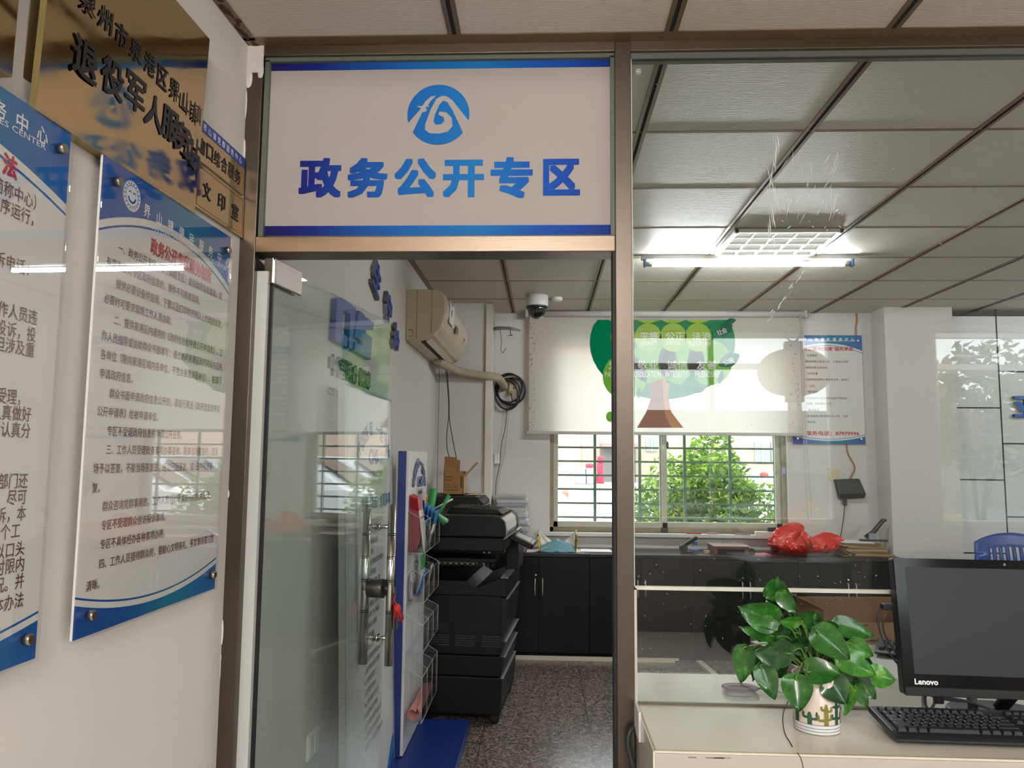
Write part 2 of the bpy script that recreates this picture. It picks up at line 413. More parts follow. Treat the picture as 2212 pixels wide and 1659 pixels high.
w2 = thing('window_2', 'large clear glass partition pane standing on the white counter', 'window', (1.2, YP, .82), kind='structure')
hr = MB().box(-.874, 6.9, YP, YP+.06, 2.638, 2.668); hr.build('head_rail', m_steelh, w2, bevel=.0015)
MB().box(.243, 6.9, YP+.014, YP+.05, 2.622, 2.638).build('head_channel', mat('dull_channel', '#6d6f6a', .4, .5), w2)
JZ = 1.124; XO = aY(1995, 1515, YP+.02).x
MB().box(.25, 6.9, YP+.02, YP+.03, JZ+.004, 2.622).build('upper_pane', g_pane, w2)
MB().box(.25, XO, YP+.02, YP+.03, .8225, JZ-.004).build('lower_pane', g_pane, w2)
si = MB(); si.box(.244, 2.4, YP+.018, YP+.032, JZ-.0045, JZ+.0045); si.box(.243, .2525, YP+.018, YP+.034, .822, JZ); si.box(.243, .248, YP+.018, YP+.034, JZ, 2.63)
si.build('silicone_joint', m_silicone, w2)
MB().box(.25, XO, YP+.016, YP+.034, .821, .8245).build('base_joint', mat('dirty_joint', '#6b6250', .7, var=.3, vscale=25), w2)
MB().box(XO, XO+.003, YP+.018, YP+.032, .823, JZ).build('cut_edge', mat('cut_glass_edge', '#cfcabb', .3), w2)
# glue and scratch marks left on the upper pane
rs = MB(); ys = YP+.0195
def streak(px, py, ang, ln, wd):
    p = aY(px, py, ys); s = YP/FPX; u = Vector((math.cos(ang), 0, math.sin(ang))); v = Vector((-u.z, 0, u.x))
    a, b = u*ln*s/2, v*wd*s/2; rs.add([p-a, p-b, p+a, p+b], [(0, 1, 2, 3)])
for i in range(26): streak(1672+8*math.sin(i*.5)+random.uniform(-6, 6), 300+i*9, math.radians(90+random.uniform(-8, 12)), random.uniform(24, 60), random.uniform(1.2, 3))
for i in range(34):
    px = random.uniform(1690, 1830); py = random.uniform(330, 470); streak(px, py, math.radians(80+random.uniform(-25, 15)), random.uniform(14, 46), random.uniform(.7, 1.8))
for i in range(24): streak(random.uniform(1690, 1820), random.uniform(410, 500), random.uniform(0, 3.1), random.uniform(5, 14), random.uniform(1, 2.6))
for i in range(15): t = i/14; streak(1730-70*t+random.uniform(-8, 8), 590+100*t+random.uniform(-6, 6), math.radians(55), random.uniform(8, 22), random.uniform(1.2, 3))
for i in range(40): streak(random.uniform(1390, 2190), random.uniform(150, 660), random.uniform(0, 3.1), random.uniform(2, 9), random.uniform(.8, 1.6))
for i in range(60): streak(random.uniform(1385, 1910), random.uniform(1195, 1440), random.uniform(0, 3.1), random.uniform(2, 6), random.uniform(.8, 2))
mres = glass('glue_residue', (1, 1, 1), 0.0, .62)
o = rs.build('glue_residue', mres, w2); o['kind'] = 'stuff'
# the safety mark etched in the pane corner
tm = MB(); c = aY(1378.5, 155.5, ys); s = YP/FPX
tm.tube([c+Vector((math.cos(a)*6*s, 0, math.sin(a)*5*s)) for a in [i*math.pi/8 for i in range(16)]], .8*s, 4, True); tm.box(c.x-3*s, c.x+3*s, ys-.0005, ys, c.z-1.6*s, c.z+2*s); tm.box(c.x-5*s, c.x+6*s, ys-.0005, ys, c.z+6*s, c.z+7*s)
tm.build('etched_mark', mres, w2)
# the glass door leaf, standing open into the room
TH = math.radians(8.8); HX, HY, DW, DT = -.795, 2.13, .975, 2.022
dn = Vector((math.cos(TH), -math.sin(TH), 0)); dt = Vector((math.sin(TH), math.cos(TH), 0))
def dp(s, z, n=0.0): return Vector((HX, HY, 0))+dt*s+dn*n+Vector((0, 0, z))
leaf = MB(); leaf.obox(dp(DW/2, (DT+.012)/2+.006), dt, Vector((0, 0, 1)), dn, DW/2, (DT-.012)/2, .005); leaf.build('glass_leaf', g_door, d1)
MB().obox(dp(-.002, 1.0), dt, Vector((0, 0, 1)), dn, .004, .985, .0085).build('edge_seal', m_rubber, d1)
MB().box(-.828, -.797, 2.105, 2.125, 0, 2.0).build('hinge_stile', mat('pale_stile', '#c5c7c3', .35, .1), d1)
pf = MB(); 
for sgn in (-1, 1): pf.obox(dp(.075, DT-.018, sgn*.011), dt, Vector((0, 0, 1)), dn, .083, .038, .0055)
pf.build('patch_fitting', mat('satin_fitting', '#8b827b', .5, .6, bump=.08, bscale=150), d1, bevel=.003)
MB().obox(dp(-.012, DT-.018, .0), dt, Vector((0, 0, 1)), dn, .006, .038, .014).build('pivot', m_nickel, d1, bevel=.002)
for sgn in (-1, 1):
    h = MB(); s0 = .905; off = sgn*(.056 if sgn > 0 else .049)
    p0, p1 = dp(s0, .662, off), dp(s0, 1.283, off)
    h.cyl(p0, p1, .0165, n=24)
    for z in (1.195, .765):
        h.cyl(dp(s0, z, 0), dp(s0, z, off), .0085, n=16); h.cyl(dp(s0, z, sgn*.005), dp(s0, z, sgn*.012), .016, n=18)
    h.mat(1)
    for zz in (1.16, 1.07, .98, .86):
        for dz in (0, .007): h.cyl(dp(s0, zz+dz, off), dp(s0, zz+dz+.003, off), .0168, n=24)
    h.build('pull_handle', [m_chrome, m_rubber], d1)
lk = MB(); lk.cyl(dp(.900, .955, -.032), dp(.900, .955, .032), .037, n=28); lk.cyl(dp(.900, .955, -.055), dp(.900, .955, -.035), .014, n=16); lk.cyl(dp(.900, .955, .035), dp(.900, .955, .05), .013, n=16)
lk.build('lock_body', mat('dark_lock', '#56544e', .35, .8), d1, bevel=.001)
# ------------------------------------------------------------------ rear window with sliding sashes and burglar bars
w1 = thing('window_1', 'sliding aluminium window with green burglar bars below the blind', 'window', (1.0, YB+.08, WZ0), kind='structure')
m_frame = mat('weathered_aluminium', '#b5b3a2', .5, .15, var=.14, vscale=9)
m_stain = mat('grimy_frame', '#8f8468', .7, var=.35, vscale=18)
f = MB(); y0, y1 = YB+.04, YB+.12
f.box(WX0, WX0+.03, y0, y1, WZ0, WZ1); f.box(WX1-.03, WX1, y0, y1, WZ0, WZ1); f.box(WX0, WX1, y0, y1, WZ0, WZ0+.035); f.box(WX0, WX1, y0, y1, WZ1-.035, WZ1)
f.build('window_frame', m_stain, w1, bevel=.002)
for nm, (xa, xb, ya) in (('a', (WX0+.03, 1.0, YB+.05)), ('b', (.945, WX1-.03, YB+.085))):
    s = MB(); zz0, zz1, t = WZ0+.035, WZ1-.035, .045
    s.box(xa, xb, ya, ya+.03, zz0, zz0+t); s.box(xa, xb, ya, ya+.03, zz1-t, zz1); s.box(xa, xa+t*.8, ya, ya+.03, zz0, zz1); s.box(xb-t*.95, xb, ya, ya+.03, zz0, zz1)
    so = s.build('sash', m_frame, w1, bevel=.002)
    MB().box(xa+.03, xb-.03, ya+.013, ya+.018, zz0+.03, zz1-.03).build('window_pane', g_win, so)
MB().ell((1.005, YB+.045, aY(1443, 961, YB+.05).z), .01, .012, .03, 10, 8).build('sash_latch', m_black, w1)
MB().box(.945, 1.0, YB+.03, YB+.05, WZ0+.005, WZ0+.035).build('sash_stop', m_black, w1)
m_bar = mat('green_bar', '#5d7869', .5, .2, var=.2, vscale=30)
gr = MB(); yg = YB+.30
for px in (1285, 1382, 1479, 1577, 1674): x = aY(px, 1030, yg).x; gr.box(x-.0115, x+.0115, yg-.008, yg+.008, WZ0-.05, WZ1+.02)
for k in range(-1, 14):
    z = aY(1300, 1117.6, yg).z+.1172*k
    if z < WZ1: gr.box(WX0-.1, WX1+.1, yg-.006, yg+.006, z-.008, z+.008)
gr.build('burglar_bars', m_bar, w1)
sl = MB().box(WX0-.09, WX1+.06, YB-.07, YB+.04, WZ0-.028, WZ0); sl.build('window_sill', m_wall, w1, bevel=.004)
# ------------------------------------------------------------------ printed colours
def gradx(name, stops, axis=0, rough=.35, spec=.5):
    """print whose colour runs along its own width (stops in metres of object space)"""
    m = mat(name, '#0a57a8', rough, spec=spec); g = N(m); b = g.n['Principled BSDF']
    tc = g.new('ShaderNodeTexCoord'); sp = g.new('ShaderNodeSeparateXYZ'); g.ln(tc.outputs['Object'], sp.inputs[0])
    mr = g.new('ShaderNodeMapRange'); mr.inputs['From Min'].default_value = stops[0][0]; mr.inputs['From Max'].default_value = stops[-1][0]
    g.ln(sp.outputs[axis], mr.inputs['Value']); cr = g.new('ShaderNodeValToRGB'); e = cr.color_ramp.elements
    L = stops[-1][0]-stops[0][0]
    for i, (p, c) in enumerate(stops):
        t = (p-stops[0][0])/L
        if i == 0: x = e[0]; x.position = 0
        elif i == len(stops)-1: x = e[len(e)-1]; x.position = 1
        else: x = e.new(t)
        x.color = lin(c)
    g.ln(mr.outputs[0], cr.inputs[0]); g.ln(cr.outputs[0], b.inputs['Base Color']); return m
m_red = mat('red_print', '#b3202e', .4); m_brown = mat('brown_print', '#6a4030', .45); m_ink = mat('black_print', '#1c1a1a', .4)
m_whitep = mat('white_print', '#e8e8e6', .4); m_navy = mat('navy_print', '#1c2f7c', .4)
# ------------------------------------------------------------------ sign above the door
SY = YP+.026
a, b = aY(580, 126, SY), aY(1321, 509, SY)
sx0, sx1, sz0, sz1 = a.x, b.x, 2.0975, aY(950, 124, SY).z
sg = thing('door_sign', 'white sign with a round blue emblem and blue characters above the open doorway', 'sign', ((sx0+sx1)/2, SY, sz0))
MB().box(sx0, sx1, SY, SY+.003, sz0, sz1).build('sign_board', mat('sign_film', '#aaa29e', .7, spec=.2), sg)
SW = sx1-sx0
m_sg = gradx('sign_blue', [(-.5*SW, '#160b52'), (-.36*SW, '#0d1c78'), (-.12*SW, '#0d5cae'), (.12*SW, '#1272b8'), (.3*SW, '#0a4fae'), (.5*SW, '#0a2c86')], rough=.6, spec=.2)
bd = MB(); zb1 = aY(950, 149, SY).z; zb0 = aY(950, 487, SY).z
bd.box(sx0, sx1, SY-.0006, SY, zb1, sz1); bd.box(sx0, sx1, SY-.0006, SY, sz0, zb0); bd.build('blue_band', m_sg, sg)
T = Txt((0, SY-.0002, 0), (1, 0, 0), (0, 0, 1), lift=.0008)
for ch, x0, x1, y0, y1 in (('政', 644, 739, 341, 428), ('务', 749, 839, 341, 428), ('公', 851, 943, 342, 427), ('开', 956, 1046, 345, 427), ('专', 1059, 1151, 339, 429), ('区', 1173, 1253, 343, 423)):
    p, q = aY(x0, y1, SY), aY(x1, y0, SY); T.fit(ch, p.x, p.z, q.x, q.z, .040)
T.build('sign_lettering', m_sg, sg)
def zpt(x, y): p = aY(480+x*.4159, 60+y*.4159, SY); return (p.x, p.z)
c = aY(947, 248, SY); R = 70.5*SY/FPX
lg = MB(); lg.prism([(c.x+R*math.cos(i*math.pi/24), c.z+R*math.sin(i*math.pi/24)) for i in range(48)], (0, SY-.001, 0), (1, 0, 0), (0, 0, 1), (0, -1, 0), 0, .0006)
lg.build('emblem_disc', m_sg, sg)
wh = MB()
def cut(pts): wh.prism([zpt(*p) for p in pts], (0, SY-.0017, 0), (1, 0, 0), (0, 0, 1), (0, -1, 0), 0, .0005)
cut([(1110, 355), (1085, 358), (1058, 382), (1040, 408), (1010, 408), (1034, 420), (950, 515), (975, 575), (1040, 440), (1058, 437), (1064, 428), (1056, 412), (1076, 412), (1070, 402), (1085, 380)])
cut([(1300, 510), (1196, 378), (1165, 357), (1140, 356), (1112, 372), (1082, 430), (1056, 500), (1054, 530), (1075, 548), (1125, 552), (1172, 540), (1197, 512), (1192, 468), (1165, 442), (1130, 436), (1123, 452), (1150, 466), (1155, 486), (1138, 503), (1110, 506), (1098, 490), (1104, 455), (1128, 402), (1148, 380), (1170, 388), (1198, 432), (1262, 570)])
wh.build('emblem_roads', mat('sign_film', '#aaa29e', .7, spec=.2), sg)
# ------------------------------------------------------------------ acrylic notices
def arc_band(w, z_end, z_mid, n=24):
    """curved edge: height at both ends, height at the middle"""
    return [(w*i/n, z_mid+(z_end-z_mid)*(2*i/n-1)**2) for i in range(n+1)]
m_board = mat('notice_print', '#d6d3ce', .6, spec=.3)
g_face = glass('notice_acrylic', (.98, .985, .985), 1.1)
def notice(name, label, O, u, w, h, blues, body, head, en, title, foot=None, standoff=.022, knobs=True, face=True):
    """O lower left corner on the print side, u reading direction"""
    O, u, v = Vector(O), Vector(u).normalized(), Vector((0, 0, 1)); n = u.cross(v)
    Rm = Matrix((u, v, n)).transposed()
    r = thing(name, label, 'notice', O, Rm)
    th = .005
    MB().box(0, w, 0, h, -th, 0).build('panel', m_board, r, local=True)
    mb = gradx(name+'_blue_'+str(int(O.x*1000))+str(int(O.y*1000)), [(0, blues[0]), (w*.28, blues[0]), (w*.62, blues[1]), (w, blues[2])], rough=.5, spec=.3)
    top = arc_band(w, h*.855, h*.925); bot = arc_band(w, h*.068, h*.026)
    hd = MB(); hd.prism([(0, h)]+[(0, top[0][1])]+top[1:]+[(w, h)], (0, 0, 0), (1, 0, 0), (0, 1, 0), (0, 0, 1), 0, .0004)
    hd2 = MB(); hd2.prism([(0, 0), (w, 0)]+bot[::-1], (0, 0, 0), (1, 0, 0), (0, 1, 0), (0, 0, 1), 0, .0004)
    for arc, dz, t in ((top, -.021, .0045), (bot, .012, .004)):
        lo = [(x, z+dz) for x, z in arc]; up = [(x, z+dz+t) for x, z in arc]
        (hd if arc is top else hd2).prism(lo+up[::-1], (0, 0, 0), (1, 0, 0), (0, 1, 0), (0, 0, 1), 0, .0004)
    hd.build('top_border', mb, r, local=True); hd2.build('bottom_border', mb, r, local=True)
    L = lambda: Txt((0, 0, 0), (1, 0, 0), (0, 1, 0), lift=.0009)
    T = L()
    for s, x, y, ph, pw in head: T.line(s, x, y, ph, pw, .012)
    for s, x0, y0, x1, y1 in en: T.fit(s, x0, y0, x1, y1)
    if head: T.build('heading_lettering', m_whitep, r, local=True)
    T = L()
    for s, x0, y0, x1, y1 in title: T.fit(s, x0, y0, x1, y1, .028)
    if title: T.build('title_lettering', m_red, r, local=True)
    T = L()
    for s, x, y, ph, pw in body: T.line(s, x, y, ph, pw, .007)
    if body: T.build('body_lettering', m_brown, r, local=True)
    if face: MB().box(-.004, w+.004, -.004, h+.004, .0015, .0055).build('acrylic_sheet', g_face, r, local=True, bevel=.001)
    if knobs:
        for kx, ky in ((.036, .04), (w-.036, .04), (.036, h-.046), (w-.036, h-.046)):
            k = MB(); k.lathe([(.0095, -standoff), (.0095, -.0055)], (kx, ky, 0), 16); k.lathe([(.0095, .006), (.0095, .016), (.008, .018)], (kx, ky, 0), 20)
            k.build('standoff_screw', m_nickel, r, local=True)
    return r, mb
P2 = Vector((wallX(1.404)+.026, 1.404, 1.125)); P2e = Vector((wallX(1.98)+.020, 1.98, 1.125)); w2_ = (P2e-P2).length; h2_ = .937
LN = ['一、政务公开专区（以下简称专区）提供政府信息查阅。若', '有需要复印专区政府信息的，原件不可携离现场。', '提供必要设备供查阅、下载以及打印政府网站上的政府信息；', '必要时可要求现场工作人员协助。',
 '二、提供泉港区内通用的《政府信息依申请公开申请表》，工', '作人员指导或协助群众书面填写；通过访问泉港区政府网站向区内', '各单位（限向泉港区域内各单位，不包含垂直派驻单位）、各部门', '申请政府信息。', '群众书面申请政府信息公开的，须自行寄送《政府信息依申请',
 '公开申请表》给被申请单位。', '专区不受理政府信息依申请公开业务。', '三、工作人员受理政务事项办事咨询，能够当场答复的，应当', '场予以答复。不能当场答复的，经询问后答复，或1日内电话答', '复。', '群众咨询党群事务的，工作人员可引导其向有权机关询问。', '专区不受理群众信访投诉事项。', '专区不具体经办各种事项办理。', '四、工作人员接待群众时，要耐心文明有礼，答复事项要完整', '清晰。']
IND = [1, 0, 1, 0, 1, 0, 0, 0, 1, 0, 1, 1, 0, 0, 1, 1, 1, 1, 0]
cw = .0182; body = [(s, .030+(2*cw if i else 0), .757-.0373*k, .0215, cw) for k, (s, i) in enumerate(zip(LN, IND))]
hd = [(c, .150+.0500*i, .862-.0012*i, .030, .026) for i, c in enumerate('界山镇便民服务中心')]
nt, mb2 = notice('notice_board', 'blue-bordered acrylic notice with a round emblem and full red title, nearest the door', P2, P2e-P2, w2_, h2_,
    ('#0f4791', '#0f7392', '#1455a0'), body, hd, [('JIESHAN ZHEN CONVENIENCE SERVICES CENTER', .145, .836, .560, .850)], [('政务公开专区服务制度', .185, .785, .475, .823)])
em = MB(); cx_, cy_ = .103, .885
em.lathe([(.0, .0005), (.033, .0005)], (cx_, cy_, .0006), 32, caps=False); em.build('emblem', m_whitep, nt, local=True)
em = MB(); ring = lambda r0, r1, a0=0, a1=6.2832, k=32, z=.0016, c=(cx_, cy_): em.add([(c[0]+r*math.cos(a0+(a1-a0)*i/k), c[1]+r*math.sin(a0+(a1-a0)*i/k), z) for i in range(k+1) for r in (r0, r1)], [(2*i, 2*i+1, 2*i+3, 2*i+2) for i in range(k)])
ring(.0215, .023); ring(.011, .016, 3.4, 6.1); ring(.0035, .006, .3, 2.9, c=(cx_-.008, cy_+.004)); ring(.0035, .006, .3, 2.9, c=(cx_+.008, cy_+.004)); ring(.0315, .0325)
for i in range(18): a = i*6.2832/18; em.add([(cx_+.0265*math.cos(a)+dx, cy_+.0265*math.sin(a)+dy, .0016) for dx, dy in ((-.0016, -.002), (.0016, -.002), (.0016, .002), (-.0016, .002))], [(0, 1, 2, 3)])
em.build('emblem_face', mb2, nt, local=True)
# bigger notice, only its right part in the picture
P1e = Vector((wallX(1.315)+.022, 1.312, 1.118)); P1 = P1e-(P2e-P2).normalized()*.80; h1_ = .944
W1 = .80; R1 = ['（以下简称中心）', '工作有序运行，', '', '', '投诉电话：', '', '', '工作人员违', '的投诉，投', '但涉及重', '', '', '件受理，', '认真做好', '件认真分', '', '', '部门还', '，尽可', '诉，本', '在5个工', '以口头', '时限内', '况。并', '本办法']
ROWS = {0: (91, 446), 1: (85, 480), 4: (75, 587), 7: (80, 688), 8: (77, 725), 9: (74, 758), 12: (57, 861), 13: (67, 896), 14: (65, 931), 17: (60, 1038), 18: (57, 1073), 19: (56, 1108), 20: (54, 1144), 21: (53, 1183), 22: (53, 1217), 23: (52, 1253), 24: (51, 1294)}
n1, mb1 = notice('notice_board', 'blue-bordered acrylic notice cut off by the left picture edge, with larger brown text', P1, P1e-P1, W1, h1_, ('#0f4791', '#0f7392', '#14509c'), [], [], [], [], standoff=.02)
def onpr(root, px, py):
    d = _ray(px, py); Mi = ROOTM[root.name].inverted(); o3 = Mi @ Vector((0, 0, CAMZ)); d3 = Mi.to_3x3() @ d; q = o3-d3*(o3.z/d3.z); return q.x, q.y
T = Txt((0, 0, 0), (1, 0, 0), (0, 1, 0), lift=.0009); c1 = .0232
for k, s in enumerate(R1):
    if s: xe, yc = onpr(n1, *ROWS[k]); T.line(s, xe-len(s)*c1, yc-.010, .0275, c1, .006)
T.build('body_lettering', m_brown, n1, local=True)
T = Txt((0, 0, 0), (1, 0, 0), (0, 1, 0), lift=.0009)
xm, ym = onpr(n1, 47, 265); xs_, ys_ = onpr(n1, 91, 292); pch = xs_-xm
for k, ch in enumerate('界山镇便民服务中心'): T.fit(ch, xs_+pch*(k-8)-.0135, ys_+(ym-ys_)*(8-k)-.015, xs_+pch*(k-8)+.0135, ys_+(ym-ys_)*(8-k)+.015, .012)
xe, ye = onpr(n1, 98, 322); T.fit('JIESHAN ZHEN CONVENIENCE SERVICES CENTER', xe-.50, ye-.006, xe, ye+.008)
T.build('heading_lettering', m_whitep, n1, local=True)
T = Txt((0, 0, 0), (1, 0, 0), (0, 1, 0), lift=.0009); xe, ye = onpr(n1, 21, 359); T.fit('法', xe-.017, ye-.019, xe+.017, ye+.019, .03); T.build('title_lettering', m_red, n1, local=True)
# ------------------------------------------------------------------ brass plaques
def brass():
    m = mat('polished_brass', '#cdb38a', .06, 1.0); g = N(m); b = g.n['Principled BSDF']
    tc = g.new('ShaderNodeTexCoord'); nz = g.new('ShaderNodeTexNoise', i_Scale=5.0, i_Detail=2.0); g.ln(tc.outputs['Object'], nz.inputs[0])
    bp = g.new('ShaderNodeBump', i_Strength=.10, i_Distance=.01); g.ln(nz.outputs[0], bp.inputs['Height']); g.ln(bp.outputs[0], b.inputs['Normal'])
    n2 = g.new('ShaderNodeTexNoise', i_Scale=14.0, i_Detail=6.0); g.ln(tc.outputs['Object'], n2.inputs[0])
    mr = g.new('ShaderNodeMapRange'); mr.inputs['From Min'].default_value = .35; mr.inputs['From Max'].default_value = .75; mr.inputs['To Min'].default_value = .045; mr.inputs['To Max'].default_value = .16
    g.ln(n2.outputs[0], mr.inputs['Value']); g.ln(mr.outputs[0], b.inputs['Roughness']); return m
m_brass = brass(); m_rim = mat('tarnished_rim', '#a4905f', .42, .75, var=.35, vscale=20)
def plaque(name, label, y0, y1, z0, z1, off0, off1, th=.022, bow=0.0, rim=True):
    """brass tray on the wall from y0 to y1; off0 / off1 how far bottom and top stand off the wall"""
    ym = (y0+y1)/2; O = Vector((wallX(y0)+off0, y0, z0)); u = Vector((wallX(y1)-wallX(y0), y1-y0, 0)); w = u.length; u.normalize()
    v = Vector((off1-off0, 0, z1-z0)); h = v.length; v.normalize(); n = u.cross(v); v = n.cross(u)
    r = thing(name, label, 'plaque', O, Matrix((u, v, n)).transposed())
    def fn(a, b): return (a*w, b*h, bow*(1-(2*a-1)**2)*(1-(2*b-1)**4))
    f = MB().grid(fn, 20, 14); f.build('plate', m_brass, r, local=True)
    e = MB(); e.box(0, w, -.001, 0, -th, 0); e.box(0, w, h, h+.001, -th, 0); e.box(-.001, 0, 0, h, -.012, 0); e.box(w, w+.001, 0, h, -th, 0); e.box(0, w, 0, h, -th, -th+.001)
    e.build('rim', m_rim, r, local=True)
    return r, w, h
pq, pw, ph = plaque('brass_plaque', 'large mirror-like brass plaque with black characters above the blue notices', 1.212, 1.766, 2.060, 2.506, .027, .043, .03, .006)
T = Txt((0, 0, 0), (1, 0, 0), (0, 1, 0), lift=.007)
def onpl(px, py):
    d = _ray(px, py); Mi = ROOTM[pq.name].inverted(); o3 = Mi @ Vector((0, 0, CAMZ)); d3 = Mi.to_3x3() @ d; t = -o3.z/d3.z; q = o3+d3*t; return q.x, q.y
for ch, x0, y0, x1, y1 in (('退', 153, 82, 205, 178), ('役', 215, 122, 261, 216), ('军', 268, 160, 306, 243), ('人', 313, 207, 342, 280), ('服', 349, 230, 376, 310), ('务', 380, 264, 401, 335), ('站', 404, 292, 421, 365)):
    cx2, cy2 = onpl((x0+x1)/2, (y0+y1)/2); s = .036; T.fit(ch, cx2-s, cy2-s*1.05, cx2+s, cy2+s*1.05, .022)
ra, rb_ = onpl(186, 5), onpl(420, 245)
for i, ch in enumerate('泉州市泉港区界山镇'):
    cx2, cy2 = ra[0]+(rb_[0]-ra[0])*i/8, ra[1]+(rb_[1]-ra[1])*i/8; T.fit(ch, cx2-.021, cy2-.024, cx2+.021, cy2+.024, .016)
T.build('plaque_lettering', m_ink, pq, local=True)
pq2, qw, qh = plaque('brass_plaque', 'brass plaque cut off by the upper left picture corner', .60, 1.150, 2.085, 2.506, .03, .034, .03, .005)
T = Txt((0, 0, 0), (1, 0, 0), (0, 1, 0), lift=.007); T.fit('心', qw-.098, qh-.135, qw-.028, qh-.065, .02); T.build('plaque_lettering', m_ink, pq2, local=True)
p3, w3, h3 = plaque('room_plate', 'small brass room plate with a blue strip along its top edge', 1.80, 2.072, 2.214, 2.322, .008, .008, .008)
MB().box(0, w3, h3-.03, h3+.0, .0002, .0008).build('blue_strip', mat('strip_blue', '#123f96', .3), p3, local=True)
T = Txt((0, 0, 0), (1, 0, 0), (0, 1, 0), lift=.0012)
for i, ch in enumerate('界山镇党群服务中心'): T.line(ch, .022+.0262*i, h3-.024, .021, .0185, .01)
T.build('strip_lettering', m_whitep, p3, local=True)
T = Txt((0, 0, 0), (1, 0, 0), (0, 1, 0), lift=.0012)
for i, ch in enumerate('窗口综合服务'): T.fit(ch, .006+.0415*i, .018, .040+.0415*i, .060, .014)
T.build('plate_lettering', m_ink, p3, local=True)
p4, w4, h4 = plaque('room_plate', 'small brass room plate with a thin red outline and three black characters', 1.80, 2.076, 2.090, 2.204, .009, .009, .009)
o_ = MB(); t = .0009; i_ = .006
o_.box(i_, w4-i_, i_, i_+t, .0003, .0007); o_.box(i_, w4-i_, h4-i_-t, h4-i_, .0003, .0007); o_.box(i_, i_+t, i_, h4-i_, .0003, .0007); o_.box(w4-i_-t, w4-i_, i_, h4-i_, .0003, .0007)
o_.build('red_outline', mat('red_enamel', '#8a2a1c', .4), p4, local=True)
T = Txt((0, 0, 0), (1, 0, 0), (0, 1, 0), lift=.0012)
for i, ch in enumerate('文印室'): T.fit(ch, .036+.083*i, .035, .078+.083*i, .080, .02)
T.build('plate_lettering', m_ink, p4, local=True)
# ------------------------------------------------------------------ roller blind
BY = YB-.075
BX0, BX1, BZ0, BZ1 = aY(1143, 800, BY).x, aY(1739, 800, BY).x, aY(1200, 932, BY).z, aY(1400, 688, BY).z
def blindmat():
    m = bpy.data.materials.new('blind_fabric'); m.use_nodes = True; g = N(m); out = g.n['Material Output']; g.n.remove(g.n['Principled BSDF'])
    return m, g, out
def blind_fabric(name, col, tr=.5):
    if name in MATS: return MATS[name]
    m = bpy.data.materials.new(name); m.use_nodes = True; MATS[name] = m; g = N(m); out = g.n['Material Output']; g.n.remove(g.n['Principled BSDF'])
    d = g.new('ShaderNodeBsdfDiffuse'); t = g.new('ShaderNodeBsdfTranslucent'); mx = g.new('ShaderNodeMixShader'); mx.inputs[0].default_value = tr
    d.inputs[0].default_value = lin(col); t.inputs[0].default_value = lin(col); g.ln(d.outputs[0], mx.inputs[1]); g.ln(t.outputs[0], mx.inputs[2]); g.ln(mx.outputs[0], out.inputs[0]); m.diffuse_color = lin(col); return m
bl = thing('roller_blind', 'cream roller blind printed with a green round tree, half lowered over the barred window', 'blind', ((BX0+BX1)/2, BY, BZ0))
m_fab = blind_fabric('blind_fabric', '#eae5dc', .6)
MB().grid(lambda a, b: (BX0+(BX1-BX0)*a, BY+.003*math.sin(a*9)*math.sin(b*3), BZ0+(BZ1+.02-BZ0)*b), 24, 6).build('fabric', m_fab, bl)
MB().cyl((BX0-.005, BY-.012, BZ1+.035), (BX1+.005, BY-.012, BZ1+.035), .026, n=24).build('roller_tube', mat('blind_tube', '#cfc9c6', .5), bl)
MB().box(BX0-.015, BX1+.005, BY-.009, BY+.009, BZ0-.022, BZ0+.002).build('hem_bar', mat('blind_bar', '#b7b5b0', .45), bl, bevel=.003)
for x in (BX0-.022, BX1+.008): MB().box(x-.012, x+.012, BY-.035, YB, BZ1+.005, BZ1+.075).build('bracket', mat('bracket_grey', '#b9b4aa', .5), bl, bevel=.003)
ch = MB(); xc = BX1-.045
ch.tube([(xc, BY-.045, BZ1+.03), (xc+.002, BY-.045, 1.7), (xc+.01, BY-.045, 1.2), (xc+.022, BY-.045, 1.02), (xc+.045, BY-.045, 1.03), (xc+.045, BY-.045, 1.2), (xc+.02, BY-.045, 1.7), (xc+.012, BY-.045, BZ1+.03)], .0022, 6)
ch.build('pull_chain', mat('chain', '#b3ada6', .4), bl)
wn = MB()
for i in range(90):
    z = random.uniform(BZ0+.02, BZ1-.02); x = BX0+random.uniform(.005, .045) if i % 2 else BX1-random.uniform(.01, .12); l = random.uniform(.004, .018); a = random.uniform(-.9, .9)
    wn.obox((x, BY-.0042, z), (math.sin(a), 0, math.cos(a)), (math.cos(a), 0, -math.sin(a)), (0, 1, 0), l/2, random.uniform(.0008, .0022), .0003)
for i in range(70):
    x = random.uniform(BX0+.06, BX1-.1); z = random.uniform(BZ0+.02, BZ1-.02); a = random.uniform(-1.5, 1.5)
    wn.obox((x, BY-.0042, z), (math.sin(a), 0, math.cos(a)), (math.cos(a), 0, -math.sin(a)), (0, 1, 0), random.uniform(.002, .006), random.uniform(.0007, .0015), .0003)
wn.build('dirt_fleck', mat('fleck', '#6d5547', .8), bl)
BF = BY-.0045
def bp(px, py): p = aY(px, py, BF); return (p.x, p.z)
def flat(pts, k=0): return dict(pts=pts)
def layer(name, m, polys, k):
    q = MB()
    for pts in polys: q.prism([bp(*p) for p in pts], (0, BF-.0006*k, 0), (1, 0, 0), (0, 0, 1), (0, -1, 0), 0, .0004)
    return q.build(name, m, bl)
def disc(cx, cy, r, ry=None, k=40, clip=691):
    return [(cx+r*math.cos(i*2*math.pi/k), max(clip, cy+(ry or r)*math.sin(i*2*math.pi/k))) for i in range(k)]
mG = lambda n, c: blind_fabric(n, c, .35)
layer('tree_crown', mG('print_green', '#0c8a5c'), [disc(1431, 741, 157, 122)], 1)
